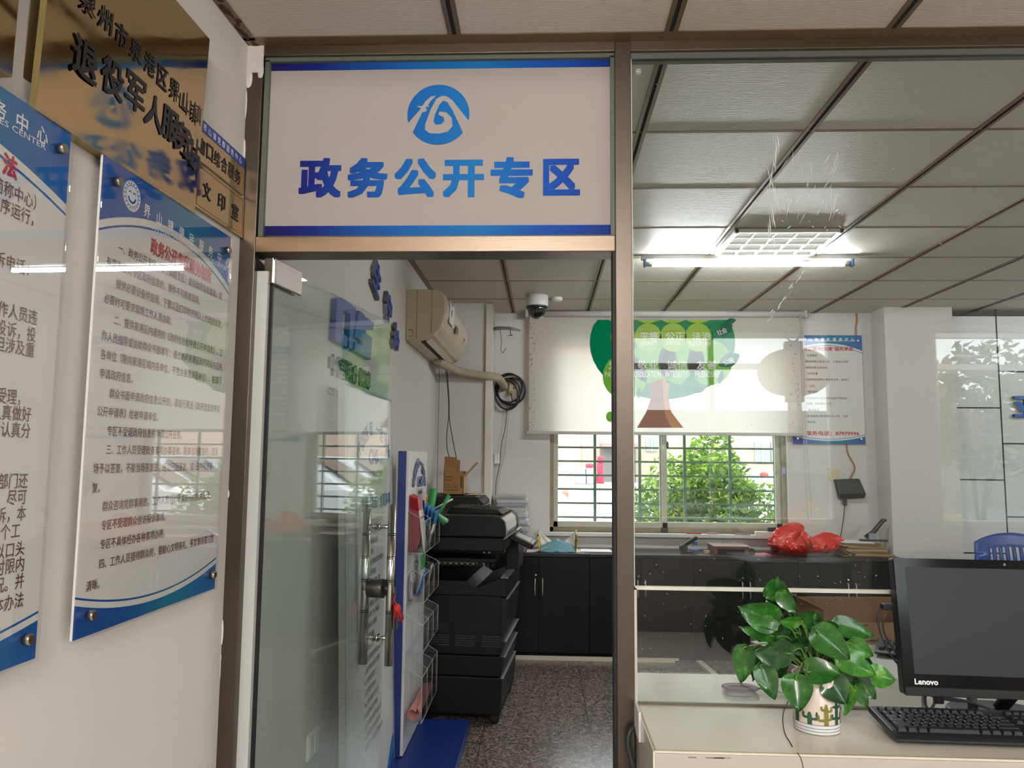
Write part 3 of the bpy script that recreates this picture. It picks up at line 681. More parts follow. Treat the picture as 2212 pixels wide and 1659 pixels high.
layer('tree_fruit', mG('print_lime', '#7fbf4a'), [disc(1350, 813, 48, 49), disc(1412, 781, 50, 49), disc(1472, 781, 50, 49), disc(1533, 783, 48, 49), disc(1318, 940-40, 9, 11)], 2)
layer('tree_top_fruit', mG('print_yellow_green', '#a9c94e'), [disc(1345, 728, 26, 30), disc(1400, 729, 29, 31), disc(1454, 729, 29, 31), disc(1508, 729, 29, 31), disc(1400, 684, 29, 14), disc(1454, 684, 29, 14), disc(1508, 684, 29, 14), disc(1340, 684, 29, 14)], 3)
layer('tree_bough', mG('print_green', '#0c8a5c'), [[(1372, 835), (1400, 846), (1440, 842), (1470, 832), (1495, 804), (1504, 806), (1500, 830), (1480, 846), (1440, 852), (1405, 850)]], 3)
layer('trunk_dark', mG('print_brown', '#9c5a42'), [[(1402, 829), (1430, 817), (1432, 860), (1438, 900), (1450, 924), (1376, 924), (1396, 890), (1406, 860)]], 4)
layer('trunk_light', mG('print_tan', '#c98a5c'), [[(1430, 817), (1446, 829), (1443, 855), (1450, 890), (1476, 924), (1450, 924), (1438, 900), (1431, 860)]], 4)
def lf(a, b, w):
    (x0, y0), (x1, y1) = a, b; dx, dy = x1-x0, y1-y0; n = 10; up = []; dn2 = []
    for i in range(n+1):
        t = i/n; s = w*math.sin(math.pi*t)**.8; up.append((x0+dx*t-dy*s, y0+dy*t+dx*s)); dn2.append((x0+dx*t+dy*s, y0+dy*t-dx*s))
    return up[:-1]+dn2[::-1][:-1]
layer('print_leaf', mG('print_dark_green', '#1d6b52'), [lf((1546, 724), (1582, 701), .28), lf((1552, 790), (1598, 766), .28), lf((1566, 697), (1590, 691), .25), lf((1493, 842), (1522, 842), .25), lf((1380, 838), (1379, 861), .2), lf((1553, 830), (1560, 800), .2)], 4)
T = Txt((0, BF-.0032, 0), (1, 0, 0), (0, 0, 1), lift=.0004)
for s, x0, y0, x1, y1 in (('平等', 1382, 717, 1422, 736), ('公正', 1438, 717, 1478, 735), ('法治', 1495, 717, 1535, 735), ('EQUALITY', 1384, 737, 1421, 747), ('JUSTICE', 1439, 737, 1470, 747), ('RULEOF LAW', 1488, 737, 1536, 747), ('爱国', 1315, 780, 1357, 798), ('敬业', 1377, 779, 1421, 798), ('诚信', 1441, 779, 1484, 798), ('友善', 1505, 779, 1548, 798),
    ('PATRIOTISM', 1307, 803, 1368, 815), ('DEDLCATION', 1370, 802, 1427, 815), ('INTEGRITY', 1437, 802, 1485, 815), ('FRIENDSHIP', 1502, 802, 1555, 815)):
    p, q = bp(x0, y1), bp(x1, y0); T.fit(s, p[0], p[1], q[0], q[1], .012)
for s, x0, y0, x1, y1 in (('社会', 1548, 710, 1570, 722), ('公民', 1562, 775, 1586, 787)): p, q = bp(x0, y1), bp(x1, y0); T.fit(s, p[0], p[1], q[0], q[1], .01, 20)
T.build('print_lettering', blind_fabric('print_white', '#eceae2', .35), bl)
# ------------------------------------------------------------------ notice on the rear wall
p0, p1 = aY(1713, 958, YB-.03), aY(1870, 958, YB-.03); zt_ = aY(1800, 724, YB-.03).z
W3 = p1.x-p0.x; H3 = zt_-p0.z
rowz = lambda y: aY(1800, y, YB-.03).z-p0.z
bd3 = [('优质服务', .13, rowz(770), .022, .021), ('热情接待群众来访人员，认真耐心向群', .10, rowz(783), .020, .0212), ('众解释政策法规业务。', .10, rowz(796), .020, .0212), ('公开办事', .13, rowz(809), .022, .021), ('依法按规定程序办理各项业务，做到公', .10, rowz(822), .020, .0212), ('正、公开。', .10, rowz(836), .020, .0212), ('限时服务', .13, rowz(849), .022, .021),
    ('凡符合规定的业务按时办结不拖延我', .10, rowz(862), .020, .0212), ('行对照，做好窗口工作。', .10, rowz(874), .020, .0212), ('廉洁自律', .13, rowz(888), .022, .021), ('不接受服务对象宴请红包卡券，不提', .10, rowz(901), .020, .0212), ('不搞吃拿。', .10, rowz(914), .020, .0212)]
n3, _ = notice('notice_board', 'blue-bordered acrylic notice with a red phone number on the rear wall', (p0.x, YB-.024, p0.z), (1, 0, 0), W3, H3, ('#1c54a0', '#177a98', '#1d57a8'), bd3,
    [(c, .10+.048*i, rowz(736), .030, .028) for i, c in enumerate('界山镇便民服务中心')], [('JIESHAN ZHEN CONVENIENCE SERVICES CENTER', .12, rowz(738), .52, rowz(735))],
    [('界山镇“村民难”服务承诺', .10, rowz(758), .50, rowz(749)), ('服务电话：87979996', .105, rowz(941), W3-.045, rowz(931))], standoff=.02, face=False)
# ------------------------------------------------------------------ lamps
m_tube = mat('lit_tube', '#ffffff', .3, emit='#fbfdff', estr=TUBE_POWER*7)
m_capblue = mat('blue_lamp_holder', '#1f5d8c', .4)
m_tubew = mat('added_tube_warm', '#ffffff', .3, emit='#fff8f2', estr=TUBE_POWER*13)
def tube_lamp(name, label, x0, x1, y, z, mt=None):
    r = thing(name, label, 'lamp', ((x0+x1)/2, y, z))
    b = MB(); b.box(x0-.02, x1+.02, y-.018, y+.018, z+.026, CEIL-.0005); b.build('batten', mat('lamp_batten', '#dcdcda', .4), r, bevel=.002)
    MB().cyl((x0+.045, y, z), (x1-.045, y, z), .0135, n=20).build('tube', mt or m_tube, r)
    for xa, xb in ((x0+.008, x0+.045), (x1-.045, x1-.008)): MB().cyl((xa, y, z), (xb, y, z), .0138, n=16).build('tube_cap', mat('tube_cap', '#a89f90', .3, .8), r)
    for xa in (x0, x1): MB().box(xa-.006, xa+.009, y-.017, y+.017, z-.017, z+.036).build('lamp_holder', m_capblue, r, bevel=.003)
    return r
tube_lamp('fluorescent_lamp', 'lit fluorescent tube with blue end holders below the ceiling, seen through the partition', .588, 1.790, 4.40, 2.616)
tube_lamp('fluorescent_lamp', 'added out-of-view fluorescent tube at the far right, brightening the inner room', 4.3, 5.5, 4.40, 2.616)  # extra tube added out of view to brighten the inner walls
for lbl, x0, y in (('added out-of-view warm tube brightening the front hall, just before the partition', -.62, -.8), ('added out-of-view warm tube brightening the front hall, by the notices', -.62, -1.9), ('added out-of-view warm tube brightening the front hall, far right near the counter', 3.7, .9), ('added out-of-view warm tube brightening the front hall, far right by the street', 3.7, -1.1)):
    tube_lamp('fluorescent_lamp', lbl, x0, x0+1.05, y, 2.616, m_tubew)  # hall tubes are added out of view to brighten the front side
gx0, gx1, gy0, gy1 = .99, 1.545, 3.885, 4.35
lp = thing('ceiling_light', 'square white louvred ceiling panel just above the lit tube', 'lamp', ((gx0+gx1)/2, (gy0+gy1)/2, CEIL-.02))
m_louv = mat('louvre_white', '#eceae4', .35)
f = MB(); z0, z1 = CEIL-.02, CEIL-.0003
f.box(gx0, gx1, gy0, gy0+.02, z0, z1); f.box(gx0, gx1, gy1-.02, gy1, z0, z1); f.box(gx0, gx0+.02, gy0, gy1, z0, z1); f.box(gx1-.02, gx1, gy0, gy1, z0, z1); f.build('light_frame', m_louv, lp, bevel=.002)
f = MB()
for i in range(1, 5): x = gx0+(gx1-gx0)*i/5; f.box(x-.004, x+.004, gy0+.02, gy1-.02, z0+.002, z1)
for i in range(1, 4): y = gy0+(gy1-gy0)*i/4; f.box(gx0+.02, gx1-.02, y-.004, y+.004, z0+.002, z1)
f.build('louvre', m_louv, lp)
MB().box(gx0+.01, gx1-.01, gy0+.01, gy1-.01, CEIL-.004, CEIL-.0004).build('diffuser', mat('diffuser', '#e9e9e4', .3, emit='#fbfbf4', estr=.25), lp)  # faint glow added; stands in for tube light falling on the panel
# dome camera, smoke detector
dc = aZ(1160, 639, CEIL); k = thing('dome_camera', 'white dome security camera with black lens bubble on the inner ceiling', 'camera', (dc.x, dc.y, CEIL-.17))
MB().lathe([(.083, 0), (.083, -.07), (.078, -.082)], (dc.x, dc.y, CEIL-.001), 36).build('camera_body', m_white, k)
MB().lathe([(.0785, -.079), (.079, -.09), (.072, -.098)], (dc.x, dc.y, CEIL-.001), 36, caps=False).build('camera_collar', m_black, k)
MB().lathe([(.070, -.094), (.068, -.12), (.058, -.145), (.040, -.163), (.018, -.172), (.0, -.174)], (dc.x, dc.y, CEIL-.001), 36, caps=False).build('lens_dome', mat('smoked_dome', '#06080b', .04, coat=1.0), k)
sd = aZ(1203, 643, CEIL); tag(MB().lathe([(.04, 0), (.043, -.012), (.038, -.024), (.012, -.028), (0, -.028)], (sd.x, sd.y, CEIL), 28, caps=False).build('smoke_detector', m_white), 'small flat white smoke detector beside the dome camera', 'smoke detector')
# ------------------------------------------------------------------ outside, beyond the rear window
m_road = mat('pavement_light', '#96958f', .85, var=.06, vscale=2)
gd = struct(MB().box(-45, 75, 6.43, 56, -.1, 0), 'ground_rear', m_road, 'pale concrete yard outside the rear window', 'ground')
m_pk = mat('red_path', '#b07a73', .85, var=.05); pth = MB()
def gz(px, py): return aZ(px, py, .006)
a, b, c_, d_ = gz(1215, 1075), gz(1237, 1058), gz(1312, 1140), gz(1235, 1140)
pth.add([a, b, c_, d_], [(0, 3, 2, 1)]); pth.add([gz(1215, 1045), gz(1330, 1047), gz(1330, 1052), gz(1215, 1052)], [(0, 3, 2, 1)]); pth.build('painted_path', m_pk, gd)
ln_ = MB(); ln_.add([b, b+Vector((.12, 0, .002)), c_+Vector((.06, 0, .002)), c_], [(0, 3, 2, 1)]); ln_.build('path_line', m_whitep, gd)
BYD = 50.0
bg = thing('building', 'peach rendered building with grey windows across the yard', 'building', (4, BYD, 0))
MB().box(-45, 75, BYD, BYD+6, 0, 16).build('facade', mat('peach_render', '#b79f90', .85, var=.03, vscale=.3), bg)
for px0, px1, py0, py1 in ((1180, 1209, 948, 1004), (1302, 1330, 941, 965), (1630, 1662, 955, 1000), (1666, 1700, 955, 1000), (1395, 1420, 945, 975)):
    p, q = aY(px0, py1, BYD), aY(px1, py0, BYD); wf_ = MB().box(p.x, q.x, BYD-.1, BYD, p.z, q.z).build('window', mat('outer_window', '#8d9192', .2), bg)
    MB().box((p.x+q.x)/2-.05, (p.x+q.x)/2+.05, BYD-.16, BYD-.08, p.z, q.z).build('mullion', m_alu, wf_)
p, q = aY(1296, 1036, BYD), aY(1372, 968, BYD); MB().box(p.x, q.x, BYD-.3, BYD, 0, q.z).build('doorway', mat('grey_door', '#6a6964', .5), bg)
p, q = aY(1295, 966, BYD), aY(1372, 959, BYD); MB().box(p.x, q.x, BYD-2, BYD, p.z, q.z).build('canopy', mat('canopy_red', '#a9776d', .6), bg)
xj = aY(1256, 900, BYD).x; MB().box(xj-.05, xj+.05, BYD-.05, BYD, 0, 16).build('render_joint', mat('joint_line', '#a08a7d', .8), bg)
m_bred = mat('barrier_red', '#c02a48', .4)
Yb = 46.0; p, q = aY(1289, 1040, Yb), aY(1305, 986, Yb); h = q.z
bq = MB(); bq.box(p.x, q.x, Yb, Yb+.5, .0, h*.30); bq.box(p.x+.04, q.x-.04, Yb+.05, Yb+.45, h*.30, h*.76); bq.box(p.x+.06, q.x-.02, Yb+.03, Yb+.47, h*.76, h)
tag(bq.build('road_barrier', m_bred, bevel=.05), 'tall red plastic water barrier outside, left of the bush', 'barrier')
for i, (px0, px1, zb, zt2) in enumerate(((1243, 1266, 1041, 1026), (1267, 1288, 1041, 1026), (1243, 1265, 1025, 1011), (1266, 1288, 1025, 1011))):
    Yb = 44.5; p, q = aY(px0, zb, Yb), aY(px1, zt2, Yb); z0 = 0 if i < 2 else aY(1243, 1026, 44.5).z+.004
    tag(MB().box(p.x, q.x, Yb, Yb+1.0, z0, q.z).build('stone_block', mat('kerb_stone', '#8d9498', .8, var=.08), bevel=.04), ('lower left', 'lower right', 'upper left', 'upper right')[i]+' grey block in the stack beside the red barrier outside', 'block')
p, q = aY(1266, 1010, 44.6), aY(1282, 1002, 44.6); tag(MB().box(p.x, q.x, 44.6, 45.2, aY(1266, 1011, 44.5).z+.004, q.z).build('red_bundle', m_bred, bevel=.06), 'small red bundle on top of the grey blocks outside', 'bundle')
# bush close to the bars
rb_ = random.Random(3)
def leafcloud(name, label, cat, c, R, n, size, cols, group=None, kind=None, trunk=True, squash=.6):
    r = thing(name, label, cat, (c[0], c[1], 0), group=group, kind=kind)
    per = [MB() for _ in cols]
    for i in range(n):
        while True:
            d = Vector((rb_.uniform(-1, 1), rb_.uniform(-1, 1), rb_.uniform(-1, 1)))
            if .25 < d.length < 1: break
        lump = 1+.16*math.sin(d.x*7+1)+.14*math.sin(d.z*8+d.y*5)
        p = Vector((c[0]+d.x*R[0]*lump, c[1]+d.y*R[1]*lump, c[2]+d.z*R[2]*lump))
        a = Vector((rb_.uniform(-1, 1), rb_.uniform(-1, 1), rb_.uniform(-.6, .9))).normalized(); b = a.orthogonal().normalized(); s = size*rb_.uniform(.6, 1.3)
        q = per[rb_.randrange(len(cols))]; q.add([p-a*s, p+b*s*.42, p+a*s, p-b*s*.42], [(0, 1, 2, 3)])
    for q, m in zip(per, cols): o = q.build('foliage', m, r); o['kind'] = 'stuff'
    if trunk:
        t = MB()
        for i in range(9):
            e = Vector((c[0]+rb_.uniform(-.7, .7)*R[0], c[1]+rb_.uniform(-.5, .5)*R[1], c[2]+rb_.uniform(-.1, .6)*R[2])); t.tube(smooth_path([(c[0]+rb_.uniform(-.08, .08), c[1], 0), ((c[0]+e.x)/2+rb_.uniform(-.1, .1), c[1], c[2]-.3*R[2]), e], 4), [.022-.0022*j for j in range(9)], 6)
        t.build('stems', mat('twig', '#5a4a36', .8), r)
    return r
def leafm(n, c): return blind_fabric(n, c, .42)
L1, L2, L3 = leafm('leaf_light', '#a8bd62'), leafm('leaf_mid', '#6f9140'), leafm('leaf_dark', '#4c6f35')
leafcloud('bush', 'leafy green bush filling the right half of the barred window', 'bush', (1.69, 7.9, .66), (.70, .45, .98), 15000, .042, [L1, L2, L2, L3])
leafcloud('hedge_sprig', 'few green sprigs low at the left sash of the rear window', 'bush', (.66, 7.4, .25), (.13, .12, .45), 130, .028, [L1, L3])
leafcloud('tree', 'tall tree behind the parked cars outside', 'tree', (12.6, 14.0, 4.0), (1.8, 1.2, 2.2), 2600, .14, [L2, L3, L3])
# parked cars, seen mirrored in the open door
def car(label, x, y, yaw, paint, L=4.3, Wd=1.75, Hh=1.48):
    r = thing('car', label, 'car', (x, y, 0), Rz(yaw), group=None)
    side = [(-L/2, .35), (-L/2+.02, .75), (-L/2+.25, .92), (-L*.24, 1.0), (-L*.10, Hh-.06), (L*.02, Hh), (L*.22, Hh-.03), (L*.36, 1.05), (L/2-.08, .98), (L/2, .7), (L/2, .35), (L*.40, .22), (-L*.40, .22)]
    q = MB()
    prof = side; k = len(prof)
    rings = []
    for j, t in enumerate((-1, -.93, -.78, .78, .93, 1)):
        ring = []
        for (px, pz) in prof:
            up = max(0, (pz-.95)/(Hh-.95)); wd = Wd/2*(1-.22*up); sh = 1-.03*max(0, abs(t)-.78)/.22
            ring.append((px*sh, t*wd, .22+(pz-.22)*(1-.06*max(0, abs(t)-.78)/.22)))
        rings.append(ring)
    vs = [p for rg in rings for p in rg]; fs = [(j*k+i, j*k+(i+1) % k, (j+1)*k+(i+1) % k, (j+1)*k+i) for j in range(5) for i in range(k)]
    q.add(vs, fs, True); q.add(rings[0], [list(range(k))]); q.add(rings[-1], [list(range(k))[::-1]])
    q.build('body', paint, r, local=True)
    g_ = MB(); dk = mat('car_glass', '#1d2427', .08)
    for sgn in (-1, 1):
        yy = sgn*(Wd/2*.90); pts = [(-L*.19, 1.02), (-L*.085, Hh-.13), (L*.20, Hh-.12), (L*.31, 1.04)]
        o3 = [(a, yy*(1-.16*max(0, (b-1.0)/(Hh-1.0))), b) for a, b in pts]; o3b = [(a, b_-sgn*.03, c) for a, b_, c in o3]
        g_.add(o3 if sgn < 0 else o3[::-1], [(0, 1, 2, 3)])
    for a0, z0, a1, z1 in ((-L*.245, 1.03, -L*.108, Hh-.07), (L*.365, 1.07, L*.232, Hh-.06)):
        w0, w1 = Wd*.40, Wd*.345; off = -.015 if a0 < 0 else .015
        g_.add([(a0+off, -w0, z0+.012), (a0+off, w0, z0+.012), (a1+off, w1, z1+.012), (a1+off, -w1, z1+.012)], [(0, 1, 2, 3)])
    g_.build('windows', dk, r, local=True)
    for wx in (-L*.31, L*.31):
        for sgn in (-1, 1):
            q = MB(); q.lathe([(.10, -.1), (.29, -.1), (.31, -.06), (.31, .06), (.29, .1), (.10, .1)], (wx, sgn*(Wd/2-.09), .31), 22, (0, 1, 0)); w_ = q.build('wheel', m_rubber, r, local=True)
    for sgn in (-1, 1): q = MB(); q.ell((-L/2+.1, sgn*Wd*.36, .74), .12, .18, .08, 12, 8); q.build('headlamp', mat('headlamp', '#c9ced1', .1), r, local=True)
    return r
wpnt = mat('car_white', '#d9dbdc', .2, coat=.6); spnt = mat('car_silver', '#a6aaac', .25, .4, coat=.5); dpnt = mat('car_dark', '#3a444c', .25, coat=.6)
car('white car parked closest to the rear window', 5.3, 9.8, 160, wpnt)
car('silver car parked behind the white car', 6.2, 12.4, 165, spnt)
car('white car parked furthest off behind the silver car', 8.4, 15.0, 170, wpnt)
car('dark blue car low at the right edge of the barred window', 7.9, 18.6, 4, dpnt)
wc = car('white car nose with an orange lamp at the left edge of the barred window', -1.72, 15.0, 180, wpnt)
q = MB(); q.ell((-4.3/2+.03, .55, .80), .07, .16, .13, 12, 8); q.build('orange_lamp', mat('orange_shield', '#d8604a', .35), wc, local=True)
YS = 30.0; p = aY(1655, 1024, YS)
mkt = thing('market_stall', 'stall table heaped with red, blue and white bundles at the window edge', 'stall', (p.x, YS, 0))
MB().box(p.x-.7, p.x+1.4, YS-.5, YS+.5, .72, .80).build('table_top', m_white, mkt)
for dx in (-.6, 1.3):
    for dy in (-.4, .4): MB().box(p.x+dx-.04, p.x+dx+.04, YS+dy-.04, YS+dy+.04, 0, .72).build('leg', m_grey, mkt)
for i, (dx, c, rr) in enumerate(((-.45, '#a9adb2', .20), (-.08, '#b22f2f', .16), (.26, '#b8b8b8', .17), (.66, '#3d6cad', .20), (1.1, '#b9b9b4', .19))):
    tag(MB().ell((p.x+dx, YS, .80+rr*.72), rr, rr*.9, rr*.72, 12, 8).build('bundle', mat('bundle_'+c[1:], c, .6)), ('pale grey', 'red', 'white', 'blue', 'off-white')[i]+' bundle lying on the stall outside', 'bundle')
# ------------------------------------------------------------------ street side, behind the viewer (mirrored in glass)
gs = struct(MB().box(-14, 22, -30, -2.7, -.35, -.1), 'ground_street', mat('asphalt', '#6f6f6c', .9), 'pale pavement outside the street-side glazing', 'ground')
Ly = leafm('hedge_yellow', '#b9a94e'); Lg = leafm('hedge_green', '#7f8f45')
for i, x in enumerate((1.6, 3.4, 5.2, 7.0)):
    leafcloud('hedge', ('yellow-green clipped hedge behind the lantern', 'yellow-green clipped hedge right of the lantern', 'yellow-green clipped hedge in front of the second glazing', 'yellow-green clipped hedge at the far end')[i], 'hedge', (x, -6.0, .35), (.62, .4, .46), 900, .06, [Ly, Ly, Lg], trunk=False)
for i, (x, y, z, s) in enumerate(((1.4, -21, 1.1, 1.9), (5.2, -19, 1.2, 1.6), (9.6, -13, 2.6, 2.0), (14.5, -16, 2.0, 2.2))):
    leafcloud('street_tree', ('round dark tree at the far left of the street', 'loose tree behind the red lantern', 'brownish tree beyond the second glazing', 'broad tree at the far right of the street')[i], 'tree', (x, y, z), (s, 1.2, s*.75), 1500, .16, [L3, L2, mat('leaf_brown', '#86795a', .8)])
sbg = thing('added_building', 'added long low grey building across the street, darkening the mirrored lower sky', 'building', (6, -24, -.1)); MB().box(-12, 26, -26, -24, -.1, 3.3).build('facade', mat('grey_render', '#848880', .85, var=.1, vscale=.6), sbg)  # added to darken the lower part of the mirrored sky
for i in range(9): MB().box(-9+3.6*i, -7.2+3.6*i, -24, -23.95, 1.0, 2.4).build('window', mat('outer_window', '#9fa3a4', .2), sbg)
# red lantern hanging in the hall
lx, ly, lz = 2.03, -2.0, 2.185
ln = thing('lantern', 'red round lantern with a ring on top, mirrored in the partition glass', 'lantern', (lx, ly, lz-.3))
m_lan = mat('lantern_red', '#a03a32', .6)
q = MB(); n = 48
q.lathe([(.07, -.20)]+[(.285*math.cos(t)**.75 if abs(t) < 1.5 else .06, .19*math.sin(t)) for t in [(-1.35+2.7*i/20) for i in range(21)]]+[(.07, .20)], (lx, ly, lz), n); q.build('lantern_body', m_lan, ln)
q = MB(); q.lathe([(.075, .18), (.075, .25)], (lx, ly, lz), 24); q.lathe([(.075, -.24), (.075, -.18)], (lx, ly, lz), 24); q.build('lantern_collar', mat('lantern_gold', '#a1824a', .4, .6), ln)
q = MB(); q.tube([(lx+.055*math.cos(i*.3927), ly, lz+.32+.065*math.sin(i*.3927)) for i in range(16)], .008, 8, True); q.cyl((lx, ly, lz+.385), (lx, ly, CEIL), .003, n=6); q.build('hanging_ring', m_lan, ln)
q = MB()
for i in range(24): a = i*.2618; q.cyl((lx+.05*math.cos(a), ly+.05*math.sin(a), lz-.24), (lx+.055*math.cos(a), ly+.055*math.sin(a), lz-.62), .003, n=5)
q.build('tassel', m_lan, ln)
# ------------------------------------------------------------------ raised blue lettering on the side wall
WXI = -.835
ws = thing('wall_lettering', 'raised blue and green lettering in an arch on the side wall behind the glass door', 'lettering', (WXI, 3.2, 1.7))
m_lb = mat('letter_blue', '#1448b4', .35); m_le = mat('letter_edge', '#8d8f94', .4); m_lgreen = mat('letter_green', '#2c5a3c', .4)
T = Txt((WXI, 0, 0), (0, 1, 0), (0, 0, 1), lift=.0, depth=.022)
for ch, y, z, a in (('国', 2.285, 2.205, 30), ('医', 2.47, 2.235, 22), ('保', 2.66, 2.285, 8), ('一', 3.33, 2.43, -24), ('生', 3.585, 2.335, -22), ('守', 3.87, 2.245, -24), ('护', 4.085, 2.115, -30)):
    s = .078; T.fit(ch, y-s, z-(s if ch != '一' else .016), y+s, z+(s if ch != '一' else .016), .028, a)
T.build('slogan_lettering', [m_lb, m_le], ws)
def wq(x, y): p = aX(560+x*.14467, 540+y*.14467, WXI+.024); return (p.y, p.z)
lg = MB()
def wallpoly(pts): lg.prism([wq(*p) for p in pts], (WXI, 0, 0), (0, 1, 0), (0, 0, 1), (1, 0, 0), .0, .024)
wallpoly([(1165, 730), (1230, 710), (1445, 865), (1395, 1475), (1340, 1470), (1365, 960), (1265, 910), (1235, 1240), (1320, 1290), (1310, 1440), (1130, 1345)])
wallpoly([(1500, 905), (1575, 965), (1575, 990), (1715, 1085), (1700, 1200), (1600, 1150), (1595, 1240), (1690, 1320), (1665, 1640), (1420, 1490), (1430, 1360), (1540, 1440), (1550, 1370), (1425, 1290), (1455, 1090)])
lg.build('logo_lettering', m_lb, ws)
T = Txt((WXI, 0, 0), (0, 1, 0), (0, 0, 1), lift=.0, depth=.010)
for i, ch in enumerate('中国医疗保障'): T.fit(ch, 2.86+.117*i, 1.785-.0*i, 2.965+.117*i, 1.87, .02)
T.build('name_lettering', [m_lgreen, m_lgreen], ws)
T = Txt((WXI, 0, 0), (0, 1, 0), (0, 0, 1), lift=.0, depth=.006); T.fit('CHINA HEALTHCARE SECURITY', 2.865, 1.708, 3.55, 1.738, .01); T.build('small_lettering', [m_ink, m_ink], ws)
sk = thing('wall_switch', 'white double switch plate low on the wall behind the glass door', 'switch', (WXI+.004, 2.81, .40))
MB().box(WXI, WXI+.010, 2.75, 2.875, .395, .482).build('switch_plate', m_white, sk, bevel=.003)
for y in (2.757, 2.816): MB().box(WXI+.010, WXI+.014, y, y+.052, .403, .474).build('rocker', m_white, sk, bevel=.002)
# ------------------------------------------------------------------ leaning display board
sb_u = Vector((0, 1, 0)); lean = Vector((-.06, 0, 1.742)); SBH = lean.length; sb_v = lean.normalized(); sb_n = sb_u.cross(sb_v)
sb = thing('display_board', 'tall white display board with blue printing leaning on the wall behind the glass door', 'display board', (-.70, 2.82, .003), Matrix((sb_u, sb_v, sb_n)).transposed())
SBW = .88
MB().box(0, SBW, 0, SBH, -.012, 0).build('board', mat('board_print', '#d9d9da', .35), sb, local=True)
f = MB()
for x0, x1 in ((-.012, .0), (SBW, SBW+.012)): f.box(x0, x1, -.0, SBH+.01, -.018, .006)
f.box(0, SBW, SBH, SBH+.012, -.018, .006); f.box(.03, .034, 0, SBH, 0, .001); f.box(.055, .058, 0, SBH, 0, .001); f.build('board_frame', mat('frame_silver', '#a9aaa8', .35, .6), sb, local=True, bevel=.002)
def onp(root, px, py):
    d = _ray(px, py); Mi = ROOTM[root.name].inverted(); o3 = Mi @ Vector((0, 0, CAMZ)); d3 = Mi.to_3x3() @ d; q = o3-d3*(o3.z/d3.z); return q.x, q.y
T = Txt((0, 0, 0), (1, 0, 0), (0, 1, 0), lift=.001)
for ch, px, py, a in zip('中国医保一生守护', (775.7, 784, 792, 801, 816, 824, 832, 838), (973, 952, 936, 927, 928, 938, 952, 975), (55, 38, 22, 8, -8, -24, -40, -58)):
    x, y = onp(sb, px, py); s = .034; T.fit(ch, x-s, y-(s if ch != '一' else .006), x+s, y+(s if ch != '一' else .006), .02, a)
(xa, ya), (xb, yb) = onp(sb, 796.7, 1004), onp(sb, 816.8, 992); T.fit('CHS', xa, ya, xb, ya+.07, .03)
(xa, ya), (xb, yb) = onp(sb, 781, 1098), onp(sb, 840, 1066)
for i, ch in enumerate('乡镇（街道）办理事项'): T.line(ch, xa+(xb-xa-.03)*i/9, ya-.01, .062, .054, .02)
T.build('blue_lettering', mat('print_blue', '#1f62a0', .4), sb, local=True)
T = Txt((0, 0, 0), (1, 0, 0), (0, 1, 0), lift=.001)
(xa, ya), (xb, yb) = onp(sb, 797, 1027), onp(sb, 824.6, 1021); T.fit('中国医疗保障', xa, ya-.01, xb, ya+.02, .01); T.fit('CHINA HEALTHCARE SECURITY', xa, ya-.04, xb, ya-.022)
T.build('green_lettering', mat('print_olive', '#5d7040', .4), sb, local=True)
T = Txt((0, 0, 0), (1, 0, 0), (0, 1, 0), lift=.001); lx0, ly0 = onp(sb, 785, 1138)
LS = ['城乡居民基本医疗保险参保登记', '参保人员参保信息变更登记', '城乡居民参保信息变更', '参保信息查询', '职工参保人员参保信息变更登记', '参保凭证打印出具', '居民个人账户一次性支取', '异地安置退休人员备案', '异地长期居住人员备案', '常驻异地工作人员备案', '异地转诊人员备案', '门诊费用报销', '住院费用报销', '符合资助条件的救助对象参保', '医疗救助对象手工报销', '产前检查费支付', '生育医疗费支付', '计划生育医疗费支付', '生育津贴支付申报', '门诊慢特病病种待遇认定', '定点医疗机构信息查询', '职工个人权益记录查询打印']
for i, s in enumerate(LS): T.line('%d.%s' % (i+1, s), lx0, ly0-.0425*i, .0265, .0255)
T.build('list_lettering', m_ink, sb, local=True)
wv = MB(); n = 24
wv.prism([(SBW, 0)]+[(SBW, .17)]+[(SBW-SBW*.45*i/n, .17*(1-i/n)**1.6+.02*math.sin(i*.5)*(1-i/n)) for i in range(1, n+1)], (0, 0, 0), (1, 0, 0), (0, 1, 0), (0, 0, 1), .0004, .001); wv.build('light_wave', mat('wave_light', '#1d7fb4', .4), sb, local=True)
wv = MB(); wv.prism([(SBW, 0)]+[(SBW, .10)]+[(SBW-SBW*.30*i/n, .10*(1-i/n)**1.3) for i in range(1, n+1)], (0, 0, 0), (1, 0, 0), (0, 1, 0), (0, 0, 1), .001, .0016); wv.build('dark_wave', mat('wave_dark', '#1c4fa8', .4), sb, local=True)
